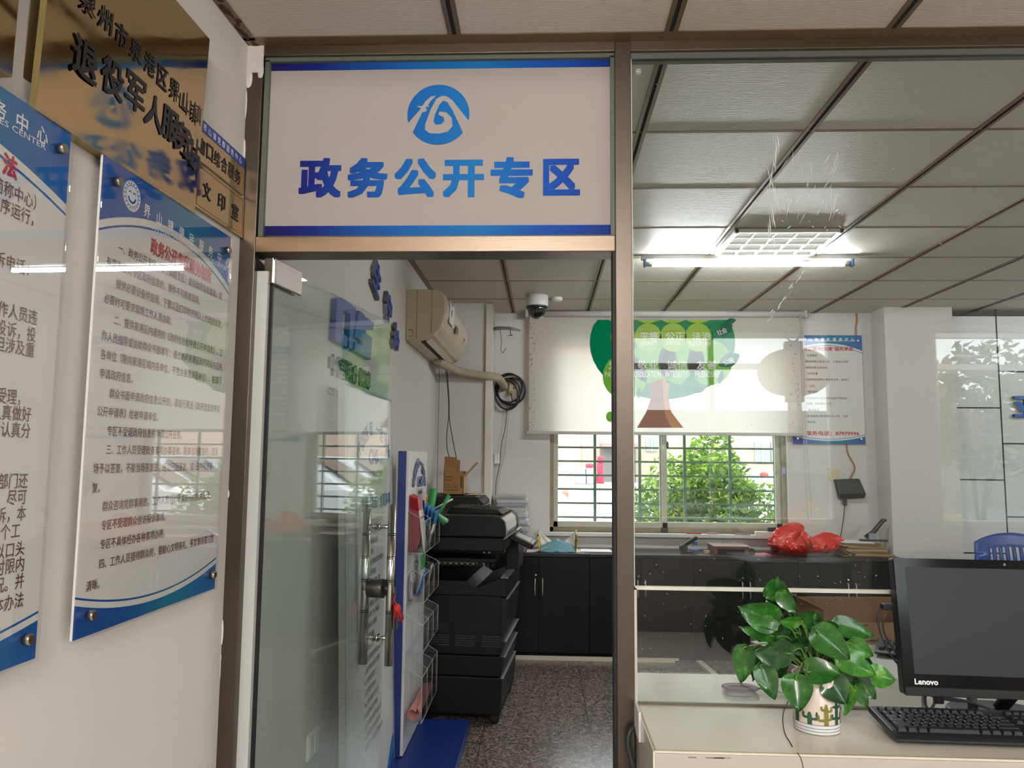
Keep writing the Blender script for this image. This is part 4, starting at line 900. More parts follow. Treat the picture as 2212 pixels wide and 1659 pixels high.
# ------------------------------------------------------------------ leaflet rack
RX = -.66
rk = thing('leaflet_rack', 'upright white leaflet rack with blue side panel, blue foot and clear pockets', 'rack', (-.6, 3.95, 0))
m_rb = mat('rack_blue', '#0f2c72', .4)
MB().box(RX-.05, RX-.001, 3.71, 4.29, .06, 1.50).build('panel', mat('rack_white', '#d4d5d6', .35), rk, bevel=.002)
MB().box(RX-.054, RX-.014, 3.70, 3.71, .06, 1.50).build('side_panel', m_rb, rk)
MB().box(RX-.06, -.395, 3.50, 4.25, 0, .055).build('foot', m_rb, rk, bevel=.003)
T = Txt((RX-.001, 0, 0), (0, 1, 0), (0, 0, 1), lift=.0, depth=.008)
for ch, y, z, a in zip('中国医保一生守护', (3.825, 3.855, 3.895, 3.945, 4.045, 4.10, 4.145, 4.18), (1.345, 1.385, 1.415, 1.438, 1.438, 1.41, 1.38, 1.335), (58, 42, 28, 12, -12, -28, -42, -58)):
    s = .024; T.fit(ch, y-s, z-(s if ch != '一' else .006), y+s, z+(s if ch != '一' else .006), .03, a)
T.fit('CHS', 3.95, 1.315, 4.11, 1.37, .04)
T.build('rack_lettering', [m_lb, m_le], rk)
MB().box(RX-.001, RX+.004, 3.95, 4.11, 1.265, 1.305).build('name_plate', mat('plate_grey', '#a9ada3', .4), rk)
T = Txt((RX+.004, 0, 0), (0, 1, 0), (0, 0, 1)); T.fit('中国医疗保障', 3.965, 1.275, 4.095, 1.297, .02); T.build('plate_lettering', m_ink, rk)
PK = [(1.005, .155, .20), (.768, .13, .17), (.532, .13, .17), (.205, .21, .26)]
m_acredge = mat('acrylic_edge', '#b9bcbb', .2)
for z0, hf, hb in PK:
    p = MB(); y0, y1, xo, t = 3.725, 4.245, RX+.082, .003
    p.box(RX, xo, y0, y1, z0, z0+t); p.box(xo-t, xo, y0, y1, z0, z0+hf)
    for y in (y0, y0+.173, y0+.347, y1-t): p.add([(RX, y, z0), (xo, y, z0), (xo, y, z0+hf), (RX, y, z0+hb), (RX, y+t, z0), (xo, y+t, z0), (xo, y+t, z0+hf), (RX, y+t, z0+hb)], [(0, 1, 2, 3), (4, 7, 6, 5), (0, 4, 5, 1), (1, 5, 6, 2), (2, 6, 7, 3), (3, 7, 4, 0)])
    po = p.build('pocket', g_acr, rk)
    e = MB()
    for y in (y0, y1): e.tube([(RX, y, z0+hb), (xo, y, z0+hf), (xo, y, z0), (RX, y, z0)], .0014, 5)
    e.tube([(xo, y0, z0+hf), (xo, y1, z0+hf)], .0014, 5); e.tube([(xo, y0, z0), (xo, y1, z0)], .0014, 5); e.tube([(RX, y0, z0), (RX, y1, z0)], .0014, 5)
    for y in (y0+.173, y0+.347): e.tube([(RX, y, z0+hb), (xo, y, z0+hf), (xo, y, z0)], .0011, 5)
    e.build('pocket_edge', m_acredge, po)
# leaflets: folded sheets standing in the pockets
def leaflet(name, label, cols, x0, y0, z0, w, h, topx, bulge=0.0, group=None, th=.0015, band=.3):
    """standing leaflet: foot at x0, leaning so its head is at topx; runs w along the rack"""
    q = MB(); n = 8
    def fn(a, b): return (x0+(topx-x0)*b+bulge*math.sin(math.pi*b), y0+w*a, z0+h*b)
    q.grid(fn, 2, n); k = len(q.f)
    for i, f in enumerate(q.f): q.mi[i] = 1 if (i//2) >= n*(1-band) else 0
    o = q.build(name, cols, solid=th); return tag(o, label, 'leaflet', group)
mr1, mr2 = mat('leaflet_red', '#a51f33', .5), mat('leaflet_pink', '#b5616b', .5); mb1_ = mat('leaflet_blue', '#1f6cb4', .5); mg1 = mat('leaflet_green', '#2c8a48', .5); mo1 = mat('leaflet_orange', '#c8692a', .5); mw1 = mat('leaflet_white', '#d2cdca', .5); mlg = mat('leaflet_palegreen', '#8fc09c', .5)
for i in range(7): leaflet('leaflet', 'thin red-headed leaflet in the tight bunch at the near end of the topmost pocket', [mr2, mr1], RX+.006+.005*i, 3.735, 1.010+.0008*i, .13, .275-.004*i, RX+.004+.0045*i, .004*i, 'red leaflets in the topmost pocket')
leaflet('leaflet', 'white leaflet with a red head slanting in front of the red bunch', [mw1, mr2], RX+.076, 3.732, 1.010, .12, .265, RX+.040, .0, th=.003)
for i in range(5): leaflet('leaflet', 'blue-headed leaflet in the fan at the middle of the topmost pocket', [mw1, mb1_], RX+.010+.012*i, 3.91+.002*i, 1.010, .12, .235-.012*i, RX+.028+.020*i, .004, 'blue leaflets in the topmost pocket', .002, .45)
leaflet('leaflet', 'orange-headed leaflet behind the blue fan in the topmost pocket', [mw1, mo1], RX+.010, 3.99, 1.010, .06, .265, RX+.045, .004, th=.002, band=.25)
def tubeleaf(label, a, b, r, m): 
    q = MB(); q.tube([a, ((a[0]+b[0])/2, (a[1]+b[1])/2, (a[2]+b[2])/2), b], [r*.5, r*.8, r], 12, cap=False); tag(q.build('rolled_leaflet', m, solid=.001), label, 'leaflet')
tubeleaf('upright dark green rolled leaflet in the topmost pocket', (RX+.03, 4.13, 1.012), (RX+.06, 4.13, 1.30), .022, mg1)
tubeleaf('green rolled leaflet leaning out to the upper right of the topmost pocket', (RX+.055, 4.16, 1.10), (RX+.145, 4.14, 1.265), .012, mg1)
tubeleaf('green rolled leaflet hanging down over the edge of the topmost pocket', (RX+.062, 4.10, 1.19), (RX+.132, 4.08, 1.12), .014, mg1)
tubeleaf('pale green leaflet drooping out of the topmost pocket', (RX+.060, 4.08, 1.19), (RX+.152, 4.04, 1.135), .010, mlg)
tubeleaf('thin pale leaflet sticking out furthest from the topmost pocket', (RX+.060, 4.14, 1.19), (RX+.165, 4.14, 1.245), .005, mw1)
q = MB(); cy, cz = 3.735, .80
pts = [(RX+.012, cz+.10), (RX+.006, cz+.03), (RX+.012, cz-.015), (RX+.03, cz-.024), (RX+.05, cz-.018), (RX+.066, cz+.0)]
for i in range(3):
    k = 1-.18*i
    def fn(a, b, k=k): 
        t = b*(len(pts)-1); j = min(int(t), len(pts)-2); f_ = t-j; x = pts[j][0]+(pts[j+1][0]-pts[j][0])*f_; z = pts[j][1]+(pts[j+1][1]-pts[j][1])*f_
        return (RX+.035+(x-RX-.035)*k, cy+.14*a, .80+(z-.80)*k)
    q.grid(fn, 2, 15)
tag(q.build('curled_leaflet', mat('leaflet_map', '#bfb0b4', .5, var=.5, vscale=40), solid=.0012), 'white printed leaflet curled round in the second pocket from the top', 'leaflet')
leaflet('leaflet', 'blue leaflet slanting across the second pocket from the top', [mb1_, mb1_], RX+.03, 3.76, .775, .13, .135, RX+.075, .004, th=.002)
leaflet('leaflet', 'green leaflet at the back of the second pocket from the top', [mw1, mg1], RX+.012, 3.92, .775, .13, .19, RX+.03, .012, th=.003, band=.4)
leaflet('leaflet', 'white leaflet with an orange foot in the second pocket from the top', [mw1, mw1], RX+.03, 4.09, .775, .1, .12, RX+.06, .004, th=.002)
leaflet('leaflet', 'orange slip at the far end of the second pocket from the top', [mo1, mo1], RX+.062, 4.09, .775, .1, .05, RX+.072, .002, th=.002)
q = MB(); sp = []
for i in range(40):
    t = i/39*4.4; r = .017+.0042*t; sp.append((RX+.038+r*math.cos(t*1.5+.6), .248+r*math.sin(t*1.5+.6)))
q.grid(lambda a, b: (sp[min(39, int(b*39))][0], 3.73+.44*a, sp[min(39, int(b*39))][1]), 4, 39)
tag(q.build('rolled_cloth', mat('pink_cloth', '#c9817a', .8, var=.12, vscale=30), solid=.004), 'rolled salmon-pink cloth in the lowest clear pocket', 'cloth')
# ------------------------------------------------------------------ air conditioner
ac = thing('air_conditioner', 'yellowed white wall air conditioner above the printers', 'air conditioner', (WXI, 5.0, 2.16))
m_ac = mat('yellowed_plastic', '#c2b49c', .4, var=.05, vscale=4); m_ac2 = mat('ac_front', '#cfc7b6', .35, var=.04)
Y0, Y1 = 4.46, 5.72
prof = [(0, 2.168), (.10, 2.172), (.172, 2.20), (.215, 2.255), (.236, 2.33), (.237, 2.395), (.222, 2.447), (.185, 2.474), (.12, 2.480), (0, 2.480)]
MB().prism(prof, (WXI, 0, 0), (1, 0, 0), (0, 0, 1), (0, 1, 0), Y0, Y1, False).build('casing', m_ac, ac, bevel=.006)
e = MB()
for xx in (.066, .155): e.box(WXI+xx, WXI+xx+.002, Y0-.0006, Y0+.01, 2.176 if xx < .1 else 2.21, 2.476)
e.tube([(WXI+.02, Y0-.0006, 2.19), (WXI+.04, Y0-.0006, 2.192), (WXI+.046, Y0-.0006, 2.2), (WXI+.046, Y0-.0006, 2.225), (WXI+.04, Y0-.0006, 2.232), (WXI+.02, Y0-.0006, 2.233)], .0011, 5)
e.build('casing_seam', m_gap, ac)
fp = MB(); off = .004
pf_ = [(.222+off, 2.30), (.239+off, 2.345), (.241+off, 2.40), (.225+off, 2.452), (.19, 2.476+off)]
fp.prism(pf_+[(.18, 2.47), (.21, 2.44), (.23, 2.39), (.225, 2.34), (.21, 2.30)], (WXI, 0, 0), (1, 0, 0), (0, 0, 1), (0, 1, 0), Y0+.012, Y1-.012); fp.build('front_panel', m_ac2, ac)
fl = MB(); fl.add([(WXI+.115, Y0+.07, 2.172), (WXI+.205, Y0+.07, 2.232), (WXI+.205, Y1-.07, 2.232), (WXI+.115, Y1-.07, 2.172)], [(0, 1, 2, 3)]); fl.build('air_flap', m_ac2, ac, solid=.006)
MB().box(WXI+.085, WXI+.112, Y0+.05, Y1-.28, 2.1695, 2.175).build('air_slot', m_gap, ac)
d_ = MB(); d_.prism([(.2415, 2.30), (.2445, 2.345), (.2435, 2.345), (.2405, 2.30)], (WXI+.004, 0, 0), (1, 0, 0), (0, 0, 1), (0, 1, 0), 4.95, 5.08); d_.build('display', mat('ac_display', '#3c3f3d', .2), ac)
def onfront(y0, y1, z0, z1, o): return [(WXI+.2405+o, y0, z0), (WXI+.2475+o, y0, z1), (WXI+.2475+o, y1, z1), (WXI+.2405+o, y1, z0)]
s_ = MB(); s_.add(onfront(4.62, 4.86, 2.31, 2.445, .002), [(0, 3, 2, 1)]); s_.build('energy_label', m_whitep, ac)
s_ = MB(); s_.add(onfront(4.64, 4.76, 2.405, 2.440, .0035), [(0, 3, 2, 1)]); s_.add(onfront(4.70, 4.73, 2.35, 2.40, .0035), [(0, 3, 2, 1)]); s_.build('energy_label_print', mat('label_blue', '#3a7db8', .4), ac)
s_ = MB(); s_.add(onfront(5.50, 5.54, 2.32, 2.345, .002), [(0, 3, 2, 1)]); s_.build('brand_badge', mat('badge_blue', '#5b7da0', .3), ac)
pp = smooth_path([(WXI+.07, 5.35, 2.165), (WXI+.11, 5.55, 2.145), (WXI+.20, 5.70, 2.12), (-.50, 5.74, 2.10), (-.42, 5.76, 2.095), (-.36, 5.86, 2.09), (-.33, 6.05, 2.06), (-.325, 6.17, 2.05)], 8)
q = MB(); q.tube(pp, [.031+.003*((i % 3) == 0) for i in range(len(pp))], 12); q.build('wrapped_pipe', mat('pipe_wrap', '#a59c86', .7, var=.2, vscale=30), ac)
def cord(label, pts, r, m, name='cord', k=6): return tag(MB().tube(smooth_path(pts, k), r, 6).build(name, m), label, 'cord')
m_cable = mat('dark_cable', '#2b2d33', .5); m_cgrey = mat('grey_cable', '#8b8a88', .5)
cp = lambda pts, Y: [aY(x, y, Y) for x, y in pts]
cord('dark cord hanging from the air conditioner down to the left of the cardboard box', cp([(962, 792), (968, 850), (969, 900), (965, 940), (966, 970), (972, 990)], 5.70), .0035, m_cable)
cord('dark cord hanging from the air conditioner down behind the cardboard box', cp([(965, 790), (970, 860), (971, 905), (978, 950), (986, 990), (991, 1015)], 5.66), .0035, m_cable)
cord('thin strand added for the dark line down the corner under the air conditioner', cp([(949, 785), (948, 860), (946, 960), (944, 1065)], 5.72), .0022, mat('corner_line', '#6f6459', .6))  # no cord here: strand added to draw the dark line of the wall corner
tr_ = struct(MB().box(-.452, -.398, 5.765, 5.79, .80, CEIL-.01), 'trim_2', m_silicone, 'white vertical cable trunking on the edge of the corner pillar', 'trim', bevel=.003)
# coiled black cable and its socket
cc = aY(1100, 846, 6.15); cb = MB()
for i, (rx, rz, dx, dz) in enumerate(((.118, .125, .012, .015), (.108, .118, -.004, .03), (.100, .128, -.01, -.02), (.112, .108, .02, .002), (.092, .115, -.02, -.03))):
    cb.tube([(cc.x+dx+rx*math.cos(t*.2094), 6.148-.006*i, cc.z+dz+rz*math.sin(t*.2094)) for t in range(30)], .0062, 8, True)
tag(cb.build('cable_coil', mat('coil_black', '#121315', .4)), 'coil of thick black cable hung on the rear wall left of the blind', 'cable')
so = thing('wall_socket', 'yellow-brown wall socket inside the black cable coil', 'socket', (cc.x, YB, cc.z))
p, q2 = aY(1098, 839, 6.165), aY(1115, 817, 6.165); MB().box(p.x, q2.x, 6.158, YB, p.z, q2.z).build('socket_plate', mat('aged_plate', '#b08d52', .5), so, bevel=.003)
MB().box(p.x+.006, p.x+.04, 6.13, 6.158, p.z-.03, p.z+.03).build('plug', mat('plug_white', '#b7ad98', .5), so, bevel=.006)
MB().box(p.x+.006, p.x+.036, 6.125, 6.15, p.z-.055, p.z-.03).build('plug_collar', mat('plug_yellow', '#a8962a', .5), so, bevel=.004)
cord('thick black lead dropping out of the yellow-brown socket', cp([(1104, 850), (1106, 868), (1100, 882), (1092, 888)], 6.12), .005, m_cable)
cord('dark cord falling from the cable coil to the paper stack', cp([(1096, 870), (1092, 920), (1083, 960), (1080, 1000), (1072, 1040), (1070, 1075)], 6.14), .003, m_cable)
cord('thin pale cord falling beside the dark one left of the blind', cp([(1100, 860), (1095, 930), (1090, 980), (1080, 1020), (1072, 1065)], 6.15), .0018, m_cgrey)
q = MB(); q.tube(cp([(1066, 709), (1080, 707), (1100, 708), (1124, 714)], 5.9), .009, 8); q.tube(cp([(1066, 713), (1085, 711), (1112, 713)], 5.89), .006, 8)
cs = tag(q.build('cable_stub', m_cgrey), 'grey bundle of cable ends sticking out beside the blind', 'cable')
cord('dark wire with a hooked end hanging from the grey cable bundle', cp([(1080, 712), (1083, 735), (1082, 755), (1086, 762), (1092, 752)], 5.88), .0025, m_cable)
cord('short dark wire with a blob hanging from the grey cable bundle', cp([(1102, 712), (1103, 722), (1107, 724), (1098, 725)], 5.88), .003, m_cable)
bx_ = aY(1068, 990, 6.16); tag(MB().box(bx_.x-.0, bx_.x+.045, 6.13, YB, bx_.z-.045, bx_.z+.04).build('junction_box', m_white, bevel=.004), 'small white junction box on the rear wall above the paper stack', 'junction box')
# ------------------------------------------------------------------ large copier
MF = Matrix((Vector((.9968, -.0796, 0)), Vector((.0796, .9968, 0)), Vector((0, 0, 1)))).transposed()
mf = thing('copier', 'tall black multifunction copier on castors beside the leaflet rack', 'copier', (-.234, 4.31, 0), MF)
m_cp = mat('copier_black', '#0e0f0f', .5, spec=.25); m_cpd = mat('copier_dark', '#0a0b0b', .4, spec=.3); m_cpg = mat('copier_grey', '#9da3a2', .35); m_edge = mat('copier_edge', '#8b9398', .3, .4)
W, D = .60, .64
def lb(*b): return MB().box(*b)
lb(-W, .0, 0, D, .058, .258).build('stand_cabinet', m_cp, mf, local=True, bevel=.006)
lb(-W, 0, .004, D-.004, .262, .372).build('paper_drawer', m_cp, mf, local=True, bevel=.006)
lb(-W, 0, 0, D, .376, .700).build('main_body', m_cp, mf, local=True, bevel=.008)
for z0, z1, o in ((.10, .255, .012), (.262, .372, .022), (.378, .455, .028), (.46, .69, .034)): 
    dr = MB(); dr.prism([(0, z0), (0, z1), (o, z1-.004), (o*.4, z0+.02)], (0, 0, 0), (1, 0, 0), (0, 0, 1), (0, 1, 0), .01, D-.01); dd = dr.build('drawer_front', mat('drawer_black', '#15181b', .4, spec=.3), mf, local=True)
    lb(o-.008, o+.003, .012, D-.012, z1-.006, z1-.001).build('drawer_edge', m_edge, dd, local=True)
tp = MB(); tp.prism([(-W, .70), (.03, .70), (.03, .80), (.0, .80), (-.14, .745), (-.20, .78), (-W, .78)], (0, 0, 0), (1, 0, 0), (0, 0, 1), (0, 1, 0), 0, D); tp.build('output_tray', m_cpd, mf, local=True, bevel=.004)
lb(-.005, .034, .01, D-.01, .797, .804).build('tray_edge', m_edge, mf, local=True)
lb(-.555, -.05, .10, .35, .868, .892).build('exit_tray', m_cpd, mf, local=True, bevel=.004)
q = MB(); 
for i in range(14): q.box(-.50+.033*i, -.482+.033*i, .09, .10, .85, .866)
q.build('roller_row', m_cp, mf, local=True)
lb(-W, -.555, .02, D-.02, .78, .945).build('left_pillar', m_cp, mf, local=True, bevel=.004)
q = MB(); q.prism([(-.02, .80), (.055, .80), (.06, .90), (.05, 1.02), (-.03, 1.02), (-.02, .92)], (0, 0, 0), (1, 0, 0), (0, 0, 1), (0, 1, 0), D*.52, D-.02); q.build('rear_pillar', m_cp, mf, local=True, bevel=.006)
lb(-W-.02, .012, -.01, D, .945, 1.022).build('scanner_base', m_cp, mf, local=True, bevel=.008)
q = MB(); q.prism([(-W-.02, 1.026), (.02, 1.026), (.025, 1.06), (.016, 1.115), (-.01, 1.135), (-.06, 1.142), (-W-.02, 1.142)], (0, 0, 0), (1, 0, 0), (0, 0, 1), (0, 1, 0), -.012, D); q.build('document_feeder', m_cp, mf, local=True, bevel=.006)
q = MB(); q.prism([(.021, 1.03), (.032, 1.06), (.023, 1.112), (.0, 1.134), (-.006, 1.13), (.012, 1.10), (.02, 1.06)], (0, 0, 0), (1, 0, 0), (0, 0, 1), (0, 1, 0), .0, D*.7); q.build('feeder_front', m_cpg, mf, local=True)
q = MB(); q.prism([(-.36, 1.142), (-.02, 1.142), (-.05, 1.165), (-.33, 1.178)], (0, 0, 0), (1, 0, 0), (0, 0, 1), (0, 1, 0), .18, .50); q.build('feeder_tray', m_cpd, mf, local=True, bevel=.003)
q = MB()
for i in range(7): q.box(-.32+.035*i, -.315+.035*i, .19, .49, 1.165, 1.181)
q.build('tray_rib', m_cp, mf, local=True)
v = MB()
for g0 in (-.525, -.40, -.255, -.105): 
    for i in range(5): v.box(g0, g0+(.07 if g0 < -.5 else .11), -.003, .0, .425+.013*i, .431+.013*i)
v.build('vent_slats', mat('vent_grey', '#2b2d2f', .4), mf, local=True)
lb(-.175, -.075, -.002, .0, .50, .545).build('hand_recess', m_gap, mf, local=True)
lb(-.40, -.30, -.002, .0, .50, .545).build('hand_recess', m_gap, mf, local=True)
for x, y in ((-.04, .05), (-W+.06, .05), (-.04, D-.06), (-W+.06, D-.06)):
    q = MB(); q.lathe([(.012, -.013), (.029, -.013), (.031, -.008), (.031, .008), (.029, .013), (.012, .013)], (x, y, .031), 20, (0, 1, 0)); q.box(x-.018, x+.018, y-.02, y+.02, .045, .062); q.build('castor', m_rubber, mf, local=True)
pan = Matrix.Rotation(math.radians(24), 3, 'Y'); pc = Vector((.105, .16, 1.0)); pu = pan @ Vector((1, 0, 0)); pv = Vector((0, 1, 0)); pn = pan @ Vector((0, 0, 1))
q = MB().obox(pc, pu, pv, pn, .072, .135, .014); po = q.build('control_panel', m_cp, mf, local=True, bevel=.006)
MB().obox(pc+pn*.0146, pu, pv, pn, .045, .085, .0012).build('panel_screen', mat('panel_screen', '#8f9798', .2), po, local=True)
q = MB()
for i in range(6): q.obox(pc+pn*.015+pu*.058+pv*(-.09+.03*i), pu, pv, pn, .006, .009, .002)
q.build('panel_keys', m_cpg, po, local=True)
q = MB(); q.obox((.045, .10, 1.04), Vector((.82, 0, .57)), pv, Vector((-.57, 0, .82)), .05, .10, .004); q.build('panel_arm', m_edge, mf, local=True, bevel=.002)
# ------------------------------------------------------------------ second printer, its stand, box on top
st = thing('printer_stand', 'dark narrow stand carrying the black printer in the corner', 'stand', (-.6, 5.38, 0))
MB().box(-.82, -.40, 5.08, 5.70, .835, .86).build('stand_top', m_blackmat, st)
for x in (-.80, -.42):
    for y in (5.10, 5.68): MB().box(x-.012, x+.012, y-.012, y+.012, 0, .835).build('leg', m_blackmat, st)
p2 = thing('printer', 'square black printer in the rear corner with the open cardboard box on top', 'printer', (-.6, 5.38, .86))
MB().prism([(-.815, .862), (-.405, .862), (-.402, 1.165), (-.445, 1.208), (-.815, 1.208)], (0, 0, 0), (1, 0, 0), (0, 0, 1), (0, 1, 0), 5.10, 5.68).build('printer_body', m_cp, p2, bevel=.006)
MB().box(-.402, -.394, 5.14, 5.64, 1.03, 1.145).build('side_panel', mat('pale_side', '#8e9598', .3), p2)
MB().box(-.46, -.43, 5.12, 5.62, 1.2085, 1.2100).build('lid_strip', m_edge, p2)
m_card = mat('cardboard', '#8e6a3e', .8, var=.08, vscale=12); m_cardl = mat('cardboard_inner', '#b08f66', .8, var=.06, vscale=12)
cbx = thing('cardboard_box', 'small open brown cardboard box on the square black printer', 'box', (-.62, 5.40, 1.21))
bx0, bx1, by0, by1, bz0, bz1 = -.700, -.560, 5.31, 5.50, 1.2115, 1.372
q = MB(); t = .004
q.box(bx0, bx1, by0, by1, bz0, bz0+t); q.box(bx0, bx1, by0, by0+t, bz0, bz1); q.box(bx0, bx1, by1-t, by1, bz0, bz1); q.box(bx0, bx0+t, by0, by1, bz0, bz1); q.build('box_walls', m_card, cbx)
MB().box(bx1-t, bx1, by0, by1, bz0, bz1-.035).build('pale_side', m_cardl, cbx)
MB().add([(bx0, by1, bz1), (bx0+.09, by1, bz1), (bx0+.09, by1+.03, bz1+.08), (bx0+.01, by1+.03, bz1+.08)], [(0, 1, 2, 3)]).build('box_flap', m_card, cbx, solid=.004)
MB().add([(bx0, by0, bz1), (bx0+.085, by0+.0, bz1), (bx0+.09, by0-.005, bz1+.10), (bx0+.005, by0-.005, bz1+.105)], [(0, 1, 2, 3)]).build('box_flap', m_card, cbx, solid=.004)
MB().add([(bx1, by0, bz1-.03), (bx1, by1, bz1-.03), (bx1+.085, by1, bz1+.065), (bx1+.085, by0, bz1+.065)], [(0, 1, 2, 3)]).build('box_flap', m_cardl, cbx, solid=.004)
pr = MB()
for (x, z, w, h) in ((.012, .12, .055, .006), (.012, .10, .045, .005), (.012, .065, .04, .004), (.012, .03, .09, .006), (.012, .05, .09, .003), (.118, .05, .012, .08)): pr.box(bx0+x, bx0+x+w, by0-.0008, by0, bz0+z, bz0+z+h)
pr.tube([(bx0+.078+.010*math.cos(i*.6283), by0-.0006, bz0+.068+.010*math.sin(i*.6283)) for i in range(10)], .001, 4, True)
pr.build('box_print', mat('box_ink', '#4c3720', .8), cbx)
for i, (x, y, w, d, a, m, l) in enumerate(((-.47, 5.40, .10, .15, 12, m_paper, 'white loose sheet right of the cardboard box'), (-.49, 5.30, .09, .12, -8, mat('envelope_tan', '#b39b6d', .7), 'tan envelope at the right front of the square printer'), (-.755, 5.33, .045, .1, 5, mat('plastic_scrap', '#6d7276', .3), 'crumpled grey wrapper left of the cardboard box'))):
    R_ = Rz(a); q = MB().obox((x, y, 1.2135+.0012*i), R_ @ Vector((1, 0, 0)), R_ @ Vector((0, 1, 0)), (0, 0, 1), w/2, d/2, .0008); tag(q.build('loose_sheet', m), l, 'paper')
# ------------------------------------------------------------------ low black cabinets along the rear wall
def wood(name, c1, c2, rough=.35):
    m = mat(name, c1, rough); g = N(m); b = g.n['Principled BSDF']; tc = g.new('ShaderNodeTexCoord'); mp = g.new('ShaderNodeMapping'); mp.inputs['Scale'].default_value = (60, 60, 2.2); g.ln(tc.outputs['Object'], mp.inputs[0])
    nz = g.new('ShaderNodeTexNoise', i_Scale=1.6, i_Detail=6.0); g.ln(mp.outputs[0], nz.inputs[0]); cr = g.new('ShaderNodeValToRGB'); cr.color_ramp.elements[0].position = .35; cr.color_ramp.elements[0].color = lin(c1); cr.color_ramp.elements[1].position = .75; cr.color_ramp.elements[1].color = lin(c2)
    g.ln(nz.outputs[0], cr.inputs[0]); g.ln(cr.outputs[0], b.inputs['Base Color']); b.inputs['Specular IOR Level'].default_value = .25; return m
m_bw = wood('black_wood', '#060505', '#120f0d', .45); CT, CF = .765, 5.765
cabs = [(-.395, .345), (.345, 1.108), (1.108, 1.872), (1.872, 2.638)]
names = ['black low cabinet beside the copier, first of the row', 'black low cabinet behind the steel door post, second of the row', 'black low cabinet under the brown box and red plastic bag, third of the row', 'black low cabinet beside the white pillar, last of the row']
for (x0, x1), nm in zip(cabs, names):
    c = thing('cabinet', nm, 'cabinet', ((x0+x1)/2, CF+.2, 0), group=None)
    q = MB(); q.box(x0+.001, x1-.001, CF+.004, YB-.002, .035, CT-.026); q.build('carcass', m_bw, c)
    MB().box(x0+.0005, x1-.0005, CF-.02, YB-.001, CT-.025, CT).build('cabinet_top', mat('cabinet_top', '#191818', .3), c, bevel=.002)
    MB().box(x0+.001, x1-.001, CF+.03, CF+.05, 0, .035).build('plinth', m_bw, c)
    xm = (x0+x1)/2 if x0 > 0 else -.033
    for xa, xb, hx in ((x0, xm, xm-.028), (xm, x1, xm+.028)):
        d = MB().box(xa+.0015, xb-.0015, CF-.014, CF+.003, .045, CT-.03).build('door', m_bw, c, bevel=.0015)
        h = MB(); h.tube([(hx, CF-.014, .455), (hx, CF-.03, .462), (hx, CF-.032, .475), (hx, CF-.032, .56), (hx, CF-.030, .573), (hx, CF-.014, .58)], .0048, 8); h.build('handle', mat('satin_handle', '#c3c4c4', .3, .9), d)
    MB().lathe([(.008, 0), (.008, .006), (.004, .007)], (xm-.022, CF-.014, .605), 14, (0, -1, 0)).build('lock', m_chrome, c)
struct(MB().box(-.20, .99, CF-.055, CF-.035, 0, .028), 'baseboard_rear', m_white2, 'white strip lying along the foot of the black cabinets', 'baseboard')
q = MB(); a, b = Vector((1.13, 5.70, .012)), Vector((1.175, 5.30, .012)); dd = (b-a).normalized(); q.obox((a+b)/2, dd, dd.cross(Vector((0, 0, 1))), (0, 0, 1), (b-a).length/2, .022, .012); tag(q.build('loose_trunking', m_white2), 'short length of white trunking lying loose on the granite floor', 'trunking')
cord('blue cable lying at the foot of the black cabinets', [(.96, 5.70, .008), (1.02, 5.69, .02), (1.10, 5.70, .010), (1.14, 5.74, .006)], .006, mat('blue_cable', '#203a78', .5))
# papers and odds and ends on the cabinet tops
rp = random.Random(11)
z = CT; cols = ['#c9cbd0', '#bfc6d2', '#d0cfca', '#b9bfc9', '#c6c4bd', '#a8adb5', '#cfd2d6', '#b3b1ab']
hs = [.026, .024, .028, .022, .030, .024, .026, .022, .028, .024, .026, .024, .030, .026, .022, .028]
for i, h in enumerate(hs):
    wd = .225+rp.uniform(-.012, .012); x = -.372+rp.uniform(0, .022)+(.012 if 4 < i < 9 else 0); y0 = 5.83+rp.uniform(-.01, .012); q = MB()
    n = 7
    for k in range(n):
        zz = z+h*k/n; dx = rp.uniform(-.004, .004); q.box(x+dx, x+wd+dx+rp.uniform(-.006, .006), y0+rp.uniform(-.004, .004), y0+.29, zz, zz+h/n*.86)
    c = cols[i % 8] if i > 2 else '#a9907c'
    tag(q.build('paper_bundle', mat('bundle_paper_'+c[1:], c if i < len(hs)-2 else '#b9cbe2', .8)), 'bundle of printed paper in the tall stack between copier and window', 'paper', 'paper bundles in the tall stack'); z += h+.0006
def sheet(name, label, cat, cx, cy, z, w, d, a, m, th=.0012):
    R_ = Rz(a); return tag(MB().obox((cx, cy, z+th/2), R_ @ Vector((1, 0, 0)), R_ @ Vector((0, 1, 0)), (0, 0, 1), w/2, d/2, th/2).build(name, m), label, cat)
q = MB(); q.grid(lambda a, b: (-.13+.155*a, 5.80+.16*b, CT+.002+.075*max(0, a-.35)**1.6), 12, 2); tag(q.build('curled_sheet', m_paper, solid=.001), 'white sheet with one edge curling up beside the blue and white wrapper', 'paper')
wr = thing('wrapper_bag', 'torn open blue and white paper bag standing on the first black cabinet', 'bag', (.11, 5.85, CT))
m_wrw = mat('wrapper_white', '#d3d1cf', .4, var=.06, vscale=18); m_wrb = mat('wrapper_blue', '#6d9fae', .4, var=.25, vscale=16); m_wry = mat('wrapper_yellow', '#c4a63a', .45)
def crease(a, b): return .006*math.sin(a*17+b*9)+.004*math.sin(a*31-b*13)
q = MB(); q.grid(lambda a, b: (-.03+.275*a+(2*a-1)*.012*b, 5.885+.02*b+crease(a, b), CT+.002+b*(.055+.11*abs(2*a-1)**1.5)), 22, 10); q.build('back_panel', m_wrw, wr, solid=.001)
